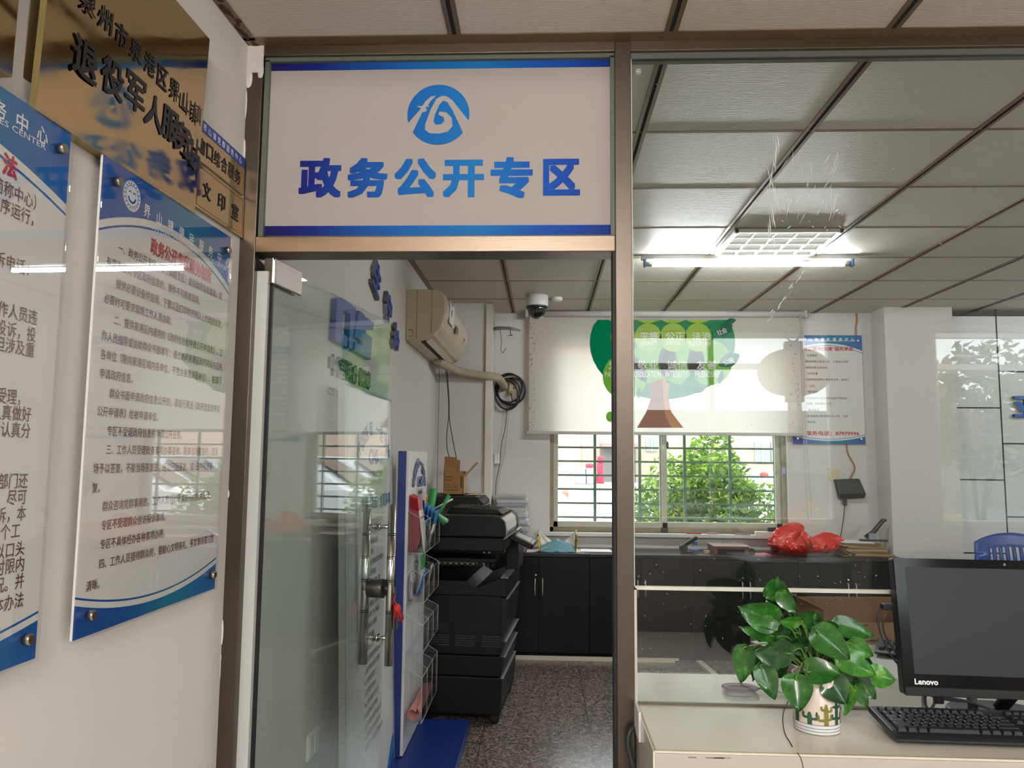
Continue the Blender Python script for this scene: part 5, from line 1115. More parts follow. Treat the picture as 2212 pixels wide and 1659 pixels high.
q = MB(); q.grid(lambda a, b: (-.025+.27*a, 5.80+.055*b+crease(a, b*2), CT+.003+b*(.035+.055*(1-abs(2*a-1)**1.3))), 22, 8); q.build('front_panel', m_wrb, wr, solid=.001)
for sx, x in ((-1, -.03), (1, .245)):
    q = MB(); q.grid(lambda a, b: (x+sx*(.012*b)-sx*.012*a+crease(b, a)*.5, 5.80+.085*a, CT+.003+b*(.10+.055*a)), 8, 8); q.build('side_panel', m_wry, wr, solid=.001)
sheet('folder', 'beige folder under the white sheet on the second black cabinet', 'folder', .36, 5.93, CT, .33, .20, 4, mat('folder_beige', '#c9b797', .7), .004)
sheet('white_sheet', 'white sheets lying on the beige folder left of the door post', 'paper', .40, 5.90, CT+.0042, .23, .16, -3, m_paper, .006)
td = thing('stapler', 'black stapler tilted up beside blue clips on the second black cabinet', 'stapler', (1.11, 5.90, CT))
q = MB(); A = Ry(-32); q.obox((1.115, 5.90, CT+.085), A @ Vector((1, 0, 0)), (0, 1, 0), A @ Vector((0, 0, 1)), .065, .022, .014); q.build('stapler_arm', m_blackgloss, td, bevel=.006)
q = MB(); q.box(1.045, 1.13, 5.878, 5.922, CT, CT+.012); q.cyl((1.065, 5.875, CT+.035), (1.065, 5.925, CT+.035), .03, n=18); q.build('stapler_base', m_black, td, bevel=.003)
q = MB(); q.box(1.12, 1.185, 5.90, 5.94, CT+.012, CT+.028); q.box(1.135, 1.175, 5.905, 5.935, CT+.06, CT+.085); q.build('blue_clip', mat('clip_blue', '#34568f', .4), td, bevel=.003)
tag(MB().box(1.215, 1.255, 5.86, 5.90, CT, CT+.022).build('small_box', mat('small_tan', '#b58f6d', .6), bevel=.002), 'tiny tan box left of the brown leather box', 'box')
bk = thing('document_box', 'flat brown leather document box with a black front on the third black cabinet', 'box', (1.41, 5.90, CT))
MB().box(1.275, 1.535, 5.80, 6.03, CT, CT+.058).build('box_body', mat('brown_leather', '#5c3630', .4, var=.1), bk, bevel=.004)
MB().box(1.27, 1.54, 5.795, 6.035, CT+.058, CT+.066).build('box_lid', mat('brown_lid', '#7d5a52', .35, var=.1), bk, bevel=.002)
MB().box(1.30, 1.50, 5.797, 5.80, CT+.006, CT+.045).build('front_label', m_blackgloss, bk)
MB().cyl((1.555, 5.80, CT+.026), (1.555, 5.93, CT+.026), .025, n=20).build('rolled_tube', m_black); tag(bpy.data.objects['rolled_tube'], 'short black cylinder lying right of the brown document box', 'tube')
sheet('red_card', 'flat red card between the black cylinder and red plastic bag', 'card', 1.635, 5.88, CT, .13, .10, 6, mat('card_red', '#b9444a', .5), .004)
ms = aZ(1655, 1186, CT); q = MB(); q.ell((1.80, 6.05, CT+.017), .032, .05, .018, 16, 8); tag(q.build('computer_mouse', m_black), 'small black mouse with tangled lead behind the red card', 'mouse')
cord('thin tangled mouse lead behind the red card', [(1.79, 6.0, CT+.02), (1.74, 6.03, CT+.05), (1.70, 6.08, CT+.04), (1.73, 6.12, CT+.025), (1.79, 6.10, CT+.045), (1.76, 6.05, CT+.02)], .002, m_cgrey)
# crumpled red carrier bag
m_bag = blind_fabric('red_film', '#d02c24', .35)
def bagmat():
    m = mat('red_bag', '#c9261f', .22, coat=.3); return m
rbag = MB(); cx0, cy0 = 1.985, 5.93
def bagf(a, b):
    th = 2*math.pi*a; ph = math.pi*(b-.5); r = math.cos(ph)
    k = 1+.14*math.sin(5*th+3*b)+.10*abs(math.sin(9*th-7*b+1))+.07*abs(math.sin(17*th+11*b))+.05*abs(math.sin(29*th-23*b))
    x = .228*r*math.cos(th)*k; y = .13*r*math.sin(th)*k; zz = .072*(math.sin(ph)+1)*(1+.22*math.sin(4*th+1.2)+.12*math.sin(11*th+4*b))
    zz *= (1.25 if math.cos(th) < 0 else 1.0)*(1-.30*math.exp(-((x-.05)/.06)**2))
    return (cx0+x, cy0+y, CT+.003+max(0, zz))
rbag.grid(bagf, 160, 46, False); tag(rbag.build('plastic_bag', bagmat()), 'crumpled shiny red plastic bag on the black cabinets', 'bag')
# heap of brown files with the heavy-duty stapler
z = CT
for i in range(9):
    m = [mat('file_kraft', '#8f7350', .75), mat('file_tan', '#a88c66', .75), mat('file_brown', '#6e553b', .75)][i % 3]
    sheet('file_folder', 'brown paper file in the untidy heap beside the pillar', 'folder', 2.425+rp.uniform(-.02, .02)-.008*i, 5.93+rp.uniform(-.015, .015), z, .35-.012*i, .25, rp.uniform(-5, 5), m, .0105)['group'] = 'brown files in the heap'; z += .0108
sheet('white_sheet', 'white printed sheets on top of the brown file heap', 'paper', 2.36, 5.93, z, .23, .20, -8, m_paper, .006)
cord('black clip wire poking out of the brown file heap', [(2.24, 5.80, CT+.05), (2.255, 5.785, CT+.035), (2.30, 5.785, CT+.02), (2.28, 5.78, CT+.012)], .004, m_black)
hv = thing('heavy_stapler', 'long-armed black heavy-duty stapler standing open on the brown files', 'stapler', (2.50, 5.93, z+.006)); zs = z+.007
q = MB(); q.box(2.40, 2.60, 5.905, 5.955, zs, zs+.012); q.build('stapler_base', m_black, hv, bevel=.003)
q = MB(); q.box(2.46, 2.515, 5.91, 5.95, zs+.012, zs+.06); q.build('stapler_body', m_edge, hv, bevel=.003)
q = MB(); q.tube([(2.44, 5.93, zs+.03), (2.50, 5.93, zs+.065), (2.545, 5.93, zs+.12), (2.575, 5.93, zs+.155), (2.60, 5.93, zs+.16)], [.014, .018, .017, .016, .010], 10); q.build('stapler_lever', m_black, hv)
# things on the window sill
def on_sill(px, py): p = aY(px, py, YB-.045); return p.x
zs_ = WZ0
for px0, px1, c, l in ((1483, 1515, '#a8323a', 'red and white pen lying on the window sill'), (1527, 1550, '#bd8a90', 'pale pink pen lying on the window sill')):
    q = MB(); q.cyl((on_sill(px0, 1150), YB-.045, zs_+.007), (on_sill(px1, 1150), YB-.045, zs_+.007), .0065, n=10); tag(q.build('pen', mat('pen_'+c[1:], c, .4)), l, 'pen')
x0, x1 = on_sill(1588, 1150), on_sill(1620, 1150); hs_ = thing('stapler', 'small silver and tan stapler lying open on the window sill', 'stapler', ((x0+x1)/2, YB-.045, zs_))
MB().box(x0, x1, YB-.06, YB-.03, zs_, zs_+.010).build('stapler_base', m_edge, hs_, bevel=.002)
A = Ry(18); q = MB().obox(((x0+x1)/2-.01, YB-.045, zs_+.036), A @ Vector((1, 0, 0)), (0, 1, 0), A @ Vector((0, 0, 1)), .055, .012, .009); q.build('stapler_arm', mat('stapler_tan', '#9c8468', .4), hs_, bevel=.003)
x0, x1 = on_sill(1631, 1150), on_sill(1684, 1150); tag(MB().box(x0, x1, YB-.065, YB-.02, zs_, zs_+.027).build('power_strip', m_white, bevel=.004), 'white power strip at the right end of the window sill', 'power strip')
xa = on_sill(1667, 1140); q = MB(); q.box(xa-.03, xa+.03, YB-.06, YB-.025, zs_+.0275, zs_+.062); tag(q.build('power_adapter', m_black, bevel=.004), 'black adapter plugged into the white power strip', 'adapter')
cord('black adapter lead running down from the window sill', [(xa+.03, YB-.05, zs_+.045), (xa+.06, YB-.06, zs_+.02), (xa+.075, YB-.09, zs_-.03), (xa+.08, YB-.10, CT+.02)], .003, m_cable)
# router, switch and cords on the rear wall
p, q2 = aY(1789, 1037, YB), aY(1813, 1013, YB); sw = thing('switch_plate', 'yellowed square wall switch left of the black router', 'switch', ((p.x+q2.x)/2, YB, p.z)); MB().box(p.x, q2.x, YB-.01, YB, p.z, q2.z).build('plate', mat('yellowed_switch', '#c8b896', .5), sw, bevel=.003)
ro = thing('router', 'black router box mounted on the rear wall under the notice', 'router', (2.44, YB, 1.17))
a, b, c, d = [aY(x, y, YB-.045) for x, y in ((1804, 1036), (1857, 1034), (1870, 1067), (1812, 1069))]; e_, f_ = aY(1868, 1076, YB-.05), aY(1815, 1078, YB-.05)
A_ = [a, b, Vector((c.x, c.y-.012, c.z)), Vector((d.x, d.y-.012, d.z))]; B_ = [Vector((v.x, YB-.002, v.z)) for v in (a, b, c, d)]
q = MB(); q.add(A_+B_, [(3, 2, 1, 0), (4, 5, 6, 7), (0, 1, 5, 4), (1, 2, 6, 5), (2, 3, 7, 6), (3, 0, 4, 7)]); q.build('router_case', mat('router_black', '#1d2022', .5, bump=.2, bscale=200), ro, bevel=.006)
q = MB(); q.add([A_[3], A_[2], e_, f_, B_[3], B_[2], Vector((e_.x, YB-.004, e_.z)), Vector((f_.x, YB-.004, f_.z))], [(0, 1, 2, 3), (7, 6, 5, 4), (3, 2, 6, 7), (1, 5, 6, 2), (0, 3, 7, 4)]); q.build('router_lip', m_black, ro, bevel=.003)
pg = aY(1825, 1084, YB-.03); MB().box(pg.x-.012, pg.x+.012, YB-.045, YB-.02, pg.z-.03, pg.z+.02).build('router_plug', m_black, ro, bevel=.003)
m_or = mat('orange_cord', '#a3692a', .5)
cord('orange cord running from the ceiling down to the rear notice', cp([(1849, 677), (1851, 690), (1849, 705), (1849, 724)], YB-.008), .006, m_or)
cord('orange cord curving from the rear notice down to the black router', cp([(1829, 958), (1832, 980), (1844, 1002), (1846, 1015), (1840, 1027), (1836, 1036)], YB-.012), .0055, m_or)
cord('black cord falling from the router to the file heap', cp([(1825, 1084), (1823, 1110), (1819, 1140), (1815, 1165), (1813, 1188)], YB-.03), .0032, m_cable)
p = aY(1694, 1017, YB-.002); tag(MB().box(p.x-.012, p.x+.010, YB-.003, YB, p.z-.025, p.z+.025).build('blue_sticker', mat('sticker_blue', '#8c95d8', .5)), 'tiny blue sticker beside the right window edge', 'sticker')
# blue lettering on the panelled wall, cut by the picture edge
wl2 = thing('wall_lettering', 'raised blue lettering on the panelled wall, cut by the right picture edge', 'lettering', (3.78, 6.02, 1.8))
T = Txt((0, 6.018, 0), (1, 0, 0), (0, 0, 1), lift=0, depth=.03)
T.fit('亚', 3.628, 1.82, 3.92, 1.985, .03)
T.build('blue_letter', [m_lb, mat('letter_side', '#9aa08d', .4)], wl2)
# ------------------------------------------------------------------ blue waiting chairs
def chair(label, x, y, rz):
    r = thing('plastic_chair', label, 'chair', (x, y, 0), Rz(rz)); m = mat('chair_blue', '#1f3f8c', .35); mc = m_chrome
    w = .25
    def back(a, b):
        t = 2*a-1; zz = .74+.27*b-(.06*t*t if b > .5 else 0)*b; return (t*w*(1-.06*b*b), .20-.05*b+.05*t*t, zz)
    q = MB(); nu, nv = 24, 12
    vs = [back(i/nu, j/nv) for j in range(nv+1) for i in range(nu+1)]
    fs = [(j*(nu+1)+i, j*(nu+1)+i+1, (j+1)*(nu+1)+i+1, (j+1)*(nu+1)+i) for j in range(nv) for i in range(nu) if not (4 <= j <= 7 and 4 <= i <= 19 and i % 2 == 0)]
    q.add(vs, fs, True); q.build('backrest', m, r, local=True, solid=.014)
    q = MB(); q.grid(lambda a, b: ((2*a-1)*w*.95, -.22+.42*b, .455+.012*(2*a-1)**2+.02*b*b-.03*max(0, .2-b)), 12, 12); q.build('seat', m, r, local=True, solid=.014)
    for sx in (-1, 1):
        q = MB(); q.tube(smooth_path([(sx*.20, .12, .44), (sx*.20, .17, .60), (sx*.20, .17, .78)], 5), .011, 8); q.build('back_support', mc, r, local=True)
        q = MB(); q.tube([(sx*.21, -.18, .445), (sx*.225, -.22, .0)], .011, 8); q.build('leg', mc, r, local=True)
        q = MB(); q.tube([(sx*.21, .12, .445), (sx*.225, .20, .0)], .011, 8); q.build('leg', mc, r, local=True)
    return r
chair('blue plastic chair with slotted back directly right of the white pillar', 3.10, 5.35, 180-8)
chair('blue plastic chair cut by the right picture edge', 3.66, 5.30, 180+6)
tag(MB().ell((3.23, 4.95, .13), .2, .14, .13, 16, 10).build('black_bag', mat('bag_black', '#1c2024', .5)), 'black bag on the floor by the blue chairs', 'bag')
# ------------------------------------------------------------------ white service counter
cn = thing('counter', 'white service counter with worn edges carrying the glass, plant and computer', 'counter', (1.4, 2.08, 0))
m_cn = mat('counter_white', '#d5cfc0', .22, var=.05, vscale=5, coat=.2); m_cne = mat('counter_front', '#b8aea6', .35, var=.05, vscale=5); m_cnd = mat('worn_edge', '#a5946c', .5, var=.3, vscale=30)
CZ = .822
MB().box(.252, 3.2, 1.778, 2.40, CZ-.006, CZ-.001).build('counter_top', m_cn, cn)
MB().box(.252, 3.2, 1.776, 1.80, CZ-.62, CZ-.0065).build('front_panel', m_cne, cn, bevel=.0015)
q = MB(); q.box(.27, 3.2, 1.80, 2.37, 0, CZ-.0065); q.build('carcass', m_cne, cn)
MB().box(.2475, .2519, 1.776, 2.40, .10, CZ-.002).build('end_panel', m_cn, cn)
q = MB(); q.box(.252, 3.2, 1.7775, 1.781, CZ-.0012, CZ); q.box(.252, .2555, 1.781, 2.08, CZ-.0012, CZ); q.build('worn_rim', m_cnd, cn)
q = MB()
for i in range(7): x = .3+random.uniform(0, 1.2); q.box(x, x+random.uniform(.01, .07), 1.7755, 1.776, CZ-random.uniform(.012, .0145), CZ-.0115)
q.build('edge_chips', mat('chip_dark', '#8a7a68', .7), cn)
cr_ = MB(); pts = [aZ(x, y, CZ+.0005) for x, y in ((1703, 1513), (1697, 1526), (1692, 1540), (1691, 1560), (1696, 1585), (1706, 1602), (1712, 1613))]
cr_.tube(smooth_path(pts, 5), .0011, 6); f2 = [aY(x, y, 1.7755) for x, y in ((1722, 1626), (1728, 1634), (1732, 1645), (1735, 1659), (1738, 1690))]; cr_.tube(smooth_path(f2, 5), .0009, 6)
cr_.build('hairline_crack', mat('crack_dark', '#2a2520', .8), cn)
cord('thick dark cable hanging between the steel post and counter end', [(.238, 2.06, .775), (.226, 2.05, .765), (.221, 2.045, .74), (.229, 2.04, .70), (.236, 2.035, .64), (.238, 2.03, .3), (.238, 2.03, .05)], .007, mat('cable_slate', '#2a2f31', .45))
MB().box(.2405, .2475, 1.98, 2.076, .765, .838).build('corner_trim', m_white, cn, bevel=.002)
# scissors on the inner ledge
sc = thing('scissors', 'scissors with dark red handles lying on the counter behind the glass', 'scissors', (.60, 2.21, CZ)); m_sh = mat('scissor_handle', '#5f2b30', .4)
for dy, dz, a in ((.014, .008, 0), (-.016, .012, .2)):
    q = MB(); cx1, cy1 = .555, 2.235+dy; q.tube([(cx1+.042*math.cos(i*.35)*(1 if math.cos(i*.35) < 0 else 1.1), cy1+.018*math.sin(i*.35), CZ+dz) for i in range(18)], .0055, 8, True); q.build('scissor_handle', m_sh, sc)
q = MB(); q.add([(.598, 2.232, CZ+.012), (.60, 2.244, CZ+.012), (.735, 2.178, CZ+.004), (.73, 2.172, CZ+.004)], [(0, 1, 2, 3)]); q.add([(.598, 2.226, CZ+.009), (.60, 2.238, CZ+.009), (.72, 2.190, CZ+.004), (.715, 2.184, CZ+.004)], [(0, 1, 2, 3)]); q.build('blades', m_chrome, sc, solid=.002)
# desk inside
dk = thing('desk', 'low desk behind the glass covered with papers, mostly hidden by plant and monitor', 'desk', (1.6, 2.9, 0))
MB().box(.88, 2.6, 2.44, 3.40, .725, .755).build('desk_top', mat('desk_pale', '#a8a19b', .45), dk, bevel=.002)
for x in (.91, 2.55):
    for y in (2.48, 3.36): MB().box(x-.02, x+.02, y-.02, y+.02, 0, .725).build('leg', m_grey, dk)
for i, (x, y, w, d, a) in enumerate(((1.00, 3.08, .30, .21, 24), (1.16, 2.72, .30, .42, 14), (1.30, 2.55, .42, .30, 30), (.98, 2.62, .21, .30, -12))):
    sheet('printed_sheet', ('white sheet at the far left corner of the inner desk', 'large printed sheet behind the plant on the inner desk', 'printed sheet under the monitor lead on the inner desk', 'printed sheet at the near left corner of the inner desk')[i], 'paper', x, y, .756+.0015*i, w, d, a, m_paper)
pt = Txt((0, 0, .7625), Rz(14) @ Vector((1, 0, 0)), Rz(14) @ Vector((0, 1, 0)), lift=0)
q = MB()
for i in range(16): R_ = Rz(14); c = Vector((1.16, 2.72, .7578))+R_ @ Vector((-.02, -.17+.022*i, 0)); q.obox(c, R_ @ Vector((1, 0, 0)), R_ @ Vector((0, 1, 0)), (0, 0, 1), .09-.012*(i % 3), .0022, .0002)
pr = q.build('print_lines', mat('print_grey', '#75777a', .7), bpy.data.objects['printed_sheet.001']); 
cb2 = thing('cardboard_box', 'wide open cardboard box on the inner desk left of the monitor', 'box', (1.36, 3.3, .756), Rz(4))
q = MB(); w, d, h, t = .25, .14, .125, .005
q.box(-w, w, -d, d, 0, t); q.box(-w, w, d-t, d, 0, h); q.box(-w, -w+t, -d, d, 0, h); q.box(w-t, w, -d, d, 0, h); q.build('box_walls', mat('cardboard_dark', '#7d5b43', .8, var=.1), cb2, local=True)
MB().box(-w+.02, w, -d, -d+t, 0, h*.58).build('box_front', mat('cardboard_front', '#8e6d52', .8, var=.1), cb2, local=True)
MB().add([(-w, -d, h), (-w, d, h), (-w-.035, d-.02, h+.02), (-w-.03, -d+.03, h+.015)], [(0, 1, 2, 3)]).build('box_flap', mat('cardboard_front', '#8e6d52', .8, var=.1), cb2, local=True, solid=.004)
q = MB(); [q.box(-w+.05+.022*i, -w+.066+.022*i, -d-.0006, -d, h*.48, h*.53) for i in range(6)]; q.build('box_print', mat('box_ink', '#4c3720', .8), cb2, local=True)
# keyboards
def keyboard(label, loc, rz, tilt, keys=True):
    r = thing('keyboard', label, 'keyboard', loc, Rz(rz) @ Rx(tilt)); Wd, Dp = .455, .165
    q = MB(); q.prism([(0, .002), (.012, -.000), (Dp, 0), (Dp, .016), (.03, .016), (.010, .012), (0, .008)], (0, 0, 0), (0, 1, 0), (0, 0, 1), (1, 0, 0), 0, Wd); q.build('keyboard_case', mat('keyboard_black', '#191a1c', .4), r, local=True, bevel=.003)
    k = MB(); mk = mat('key_black', '#222427', .45)
    rows = [(0.032, [.022]*3+[.115]+[.022]*4), (.052, [.042]+[.0175]*10+[.050]), (.0715, [.034]+[.0175]*11+[.040]), (.091, [.028]+[.0175]*12+[.0265]), (.1105, [.0175]*13+[.036]), (.1385, [.0175]*4+[.0175]*9)]
    for y, ws in rows:
        x = .012
        for w_ in ws:
            kx0, kx1, ky0, ky1, z0, z1 = x+.0012, x+w_-.0012, y-.0085, y+.0085, .0155, .0235; i_ = .0022
            k.add([(kx0, ky0, z0), (kx1, ky0, z0), (kx1, ky1, z0), (kx0, ky1, z0), (kx0+i_, ky0+i_, z1), (kx1-i_, ky0+i_, z1), (kx1-i_, ky1-i_*.6, z1), (kx0+i_, ky1-i_*.6, z1)], [(4, 5, 6, 7), (0, 1, 5, 4), (1, 2, 6, 5), (2, 3, 7, 6), (3, 0, 4, 7)]); x += w_+.0017
        for g0, n in ((.312, 3), (.382, 4)):
            for i in range(n):
                if g0 < .35 and y in (.0715,): continue
                kx0, kx1, ky0, ky1, z0, z1 = g0+.0185*i, g0+.0185*i+.016, y-.0085, y+.0085, .0155, .0235; i_ = .0022
                if kx1 < Wd-.003: k.add([(kx0, ky0, z0), (kx1, ky0, z0), (kx1, ky1, z0), (kx0, ky1, z0), (kx0+i_, ky0+i_, z1), (kx1-i_, ky0+i_, z1), (kx1-i_, ky1-i_*.6, z1), (kx0+i_, ky1-i_*.6, z1)], [(4, 5, 6, 7), (0, 1, 5, 4), (1, 2, 6, 5), (2, 3, 7, 6), (3, 0, 4, 7)])
    ko = k.build('keys', mk, r, local=True); ko['kind'] = 'stuff'
    m = MB()
    for y, ws in rows[1:5]:
        x = .012
        for w_ in ws: m.box(x+.004, x+.0075, y+.001, y+.0045, .02352, .0237); x += w_+.0017
    m.build('key_legends', mat('legend_grey', '#9a9c9e', .5), r, local=True)
    for xx in (.03, Wd-.06): MB().box(xx, xx+.03, Dp-.03, Dp-.02, -.010, .003).build('foot', m_black, r, local=True)
    return r
keyboard('black keyboard lying on the white counter in front of the monitor', (.812, 1.842, CZ+.006), -1.5, 5.5)
keyboard('black keyboard on the inner desk half hidden behind the monitor', (1.21, 2.90, .768), -28, 3)
# ------------------------------------------------------------------ all-in-one monitor
mr = thing('monitor', 'black glossy computer monitor standing on the counter at the right picture edge', 'monitor', (.905, 1.985, CZ), Rz(-3.5) @ Rx(-7.5))
MW, MH, z0 = .53, .335, .068
m_bez = mat('bezel_gloss', '#0b0b0d', .12, spec=.3); m_scr = mat('screen_dark', '#22252a', .35, spec=.4)
MB().box(0, MW, .004, .045, z0, z0+MH).build('housing', m_black, mr, local=True, bevel=.006)
q = MB(); bl_, bt, bb = .026, .022, .030; zb = z0+.022
q.box(0, MW, 0, .004, zb, zb+bb); q.box(0, MW, 0, .004, z0+MH-bt, z0+MH); q.box(0, bl_, 0, .004, zb+bb, z0+MH-bt); q.box(MW-bl_, MW, 0, .004, zb+bb, z0+MH-bt); q.build('bezel', m_bez, mr, local=True)
MB().box(bl_, MW-bl_, .0012, .004, zb+bb, z0+MH-bt).build('screen', m_scr, mr, local=True)
MB().box(0, MW, -.001, .006, z0, zb-.001).build('chin', m_blackmat, mr, local=True, bevel=.002)
T = Txt((0, 0, 0), (1, 0, 0), (0, 0, 1), lift=.0006); T.fit('Lenovo', .024, zb+.005, .080, zb+.019, .03); T.build('badge_lettering', m_whitep, mr, local=True)
q = MB(); q.lathe([(.0035, 0), (.0035, .0006)], (.27, 0, z0+MH-.011), 14, (0, -1, 0)); q.build('webcam', mat('webcam_grey', '#6a6660', .3), mr, local=True)
sd_ = thing('monitor_stand', 'black monitor stand with splayed legs on an oval foot on the counter', 'stand', (1.17, 2.10, CZ))
q = MB(); k = 40; q.prism([(1.17+.115*math.cos(i*2*math.pi/k), 2.09+.075*math.sin(i*2*math.pi/k)) for i in range(k)], (0, 0, CZ), (1, 0, 0), (0, 1, 0), (0, 0, 1), 0, .012); q.build('stand_foot', m_black, sd_, bevel=.004)
q = MB(); q.tube([(1.12, 2.09, CZ+.01), (1.105, 2.075, CZ+.085)], [.012, .013], 12); q.build('stand_leg', m_grey, sd_)
q = MB(); q.tube([(1.185, 2.09, CZ+.01), (1.235, 2.07, CZ+.085)], [.017, .019], 12); q.build('stand_leg', m_black, sd_)
for c_, l in (([(2085, 1515), (2050, 1512), (2010, 1502), (2000, 1498), (1999, 1520), (2006, 1532), (2014, 1528), (2020, 1515)], 'black lead looped under the left of the monitor'), ([(2022, 1512), (2040, 1508), (2080, 1513), (2120, 1525), (2150, 1537)], 'black lead running behind the stand legs')):
    cord(l, [aY(x, y, 2.045) for x, y in c_], .0035, m_cable)
tag(MB().box(aY(2015, 1500, 2.05).x, aY(2034, 1500, 2.05).x, 2.035, 2.055, CZ+.035, CZ+.09).build('black_plug', m_black, bevel=.004), 'black plug hanging under the left part of the monitor', 'plug')
pl_ = aY(1928, 1310, 2.06); q = MB(); q.box(pl_.x-.03, pl_.x+.015, 2.045, 2.068, pl_.z-.008, pl_.z+.008); tag(q.build('usb_plug', m_black, bevel=.003), 'black plug at the back left edge of the monitor', 'plug')
cord('upper black lead looping from the monitor edge down behind it', cp([(1915, 1310), (1900, 1316), (1895, 1335), (1905, 1375), (1925, 1415), (1948, 1445)], 2.06), .0026, m_cable)
cord('lower black lead looping from the monitor edge down behind it', cp([(1916, 1328), (1908, 1338), (1910, 1365), (1925, 1395), (1945, 1425)], 2.065), .0026, m_cable)
# ------------------------------------------------------------------ potted pothos
PX, PY, PZ = .668, 1.945, CZ
pt = thing('potted_plant', 'green trailing pothos in a white cactus-print pot on the counter', 'plant', (PX, PY, PZ))
m_pot = mat('pot_glaze', '#e3d2c6', .25, coat=.3)
po = MB().lathe([(.050, 0), (.0525, .003), (.0535, .012), (.0548, .13), (.0535, .131), (.0515, .129), (.050, .118)], (PX, PY, PZ), 48, caps=False).lathe([(.0, .004), (.050, .0)], (PX, PY, PZ), 48, caps=False).build('pot', m_pot, pt)
q = MB()
for z0, z1 in ((.0015, .0225),): q.lathe([(.0527+.0006, z0), (.0540+.0004, z1)], (PX, PY, PZ), 48, caps=False)
q.build('white_band', mat('pot_white', '#e2e4e6', .25), po)
q = MB()
for z in (.0075, .0145, .0225): q.lathe([(.05365+.0006*z/.02+.0006, z), (.0537+.0006*z/.02+.0006, z+.0011)], (PX, PY, PZ), 48, caps=False)
q.build('band_line', mat('pot_line', '#4d545c', .4), po)
MB().lathe([(0, .118), (.0505, .116)], (PX, PY, PZ), 32, caps=False).build('soil', mat('soil', '#2b211a', .9), pt)
def onpot(a, z, d=.0009): r = .0536+.0012*z/.13+d; return (PX+r*math.sin(a), PY-r*math.cos(a), PZ+z)
def cactus(a0, h, col, arms, wd=.10, top=None):
    q = MB()
    def blob(c, z0, z1, w, k=12):
        pts = []
        for i in range(k+1): t = math.pi*i/k; pts.append((c+w*math.cos(t), z1-w*.05+w*.05*math.sin(t)))
        n = 4; vs = []; fs = []
        rows = 6
        for j in range(rows+1):
            z = z0+(z1-z0)*j/rows; ww = w*(1 if j < rows-1 else (.85 if j == rows-1 else .35))
            for i in range(5): vs.append(onpot(c-ww+2*ww*i/4, z))
        for j in range(rows):
            for i in range(4): fs.append((j*5+i, j*5+i+1, (j+1)*5+i+1, (j+1)*5+i))
        q.add(vs, fs)
    blob(a0, .0225, .0225+h, wd)
    for da, z0, z1 in arms:
        blob(a0+da, z0, z1, wd*.55)
        lo, hi = sorted((a0, a0+da)); vs = [onpot(lo+(hi-lo)*i/4, z0+dz) for dz in (-.002, .004) for i in range(5)]; q.add(vs, [(i, i+1, i+6, i+5) for i in range(4)])
    q.build('cactus_print', mat('print_'+col[1:], col, .4), po)
cactus(-1.25, .032, '#25463a', [], .12)
cactus(-.62, .030, '#2c5a42', [(-.28, .038, .052), (.30, .036, .054)], .10)
cactus(.08, .050, '#7d7a38', [(-.34, .034, .048), (-.2, .058, .068), (.22, .036, .05), (.24, .055, .067)], .10)
cactus(.62, .058, '#245240', [(-.26, .038, .05), (.30, .036, .05), (.24, .062, .068), (-.2, .064, .068)], .10)
cactus(1.18, .028, '#b59038', [(-.2, .03, .042)], .12); 
q = MB(); 
for a, z in ((1.16, .055), (1.26, .047), (1.08, .048)): q.add([onpot(a+.10*math.cos(t*.785), z+.006*math.sin(t*.785)) for t in range(8)], [list(range(8))])
q.build('cactus_flower', mat('print_coral', '#d97a5c', .4), po)
def leafmat(name, c1, c2, c3):
    m = mat(name, c1, .22, coat=.25); g = N(m); b = g.n['Principled BSDF']; tc = g.new('ShaderNodeTexCoord'); mp = g.new('ShaderNodeMapping'); g.ln(tc.outputs['Object'], mp.inputs[0])
    nz = g.new('ShaderNodeTexNoise', i_Scale=38.0, i_Detail=4.0, i_Roughness=.65); g.ln(mp.outputs[0], nz.inputs[0]); cr = g.new('ShaderNodeValToRGB'); e = cr.color_ramp.elements
    e[0].position = .42; e[0].color = lin(c1); e[1].position = .74; e[1].color = lin(c3); x = e.new(.60); x.color = lin(c2); g.ln(nz.outputs[0], cr.inputs[0]); g.ln(cr.outputs[0], b.inputs['Base Color'])
    b.inputs['Subsurface Weight'].default_value = 0; return m
lm = [leafmat('pothos_dark', '#163a17', '#1f4e1d', '#2f6a26'), leafmat('pothos_mid', '#1f4f19', '#2c6722', '#5c8f3e'), leafmat('pothos_light', '#306a20', '#47872a', '#93b557')]
m_stem = mat('stem_green', '#5f7f35', .5)
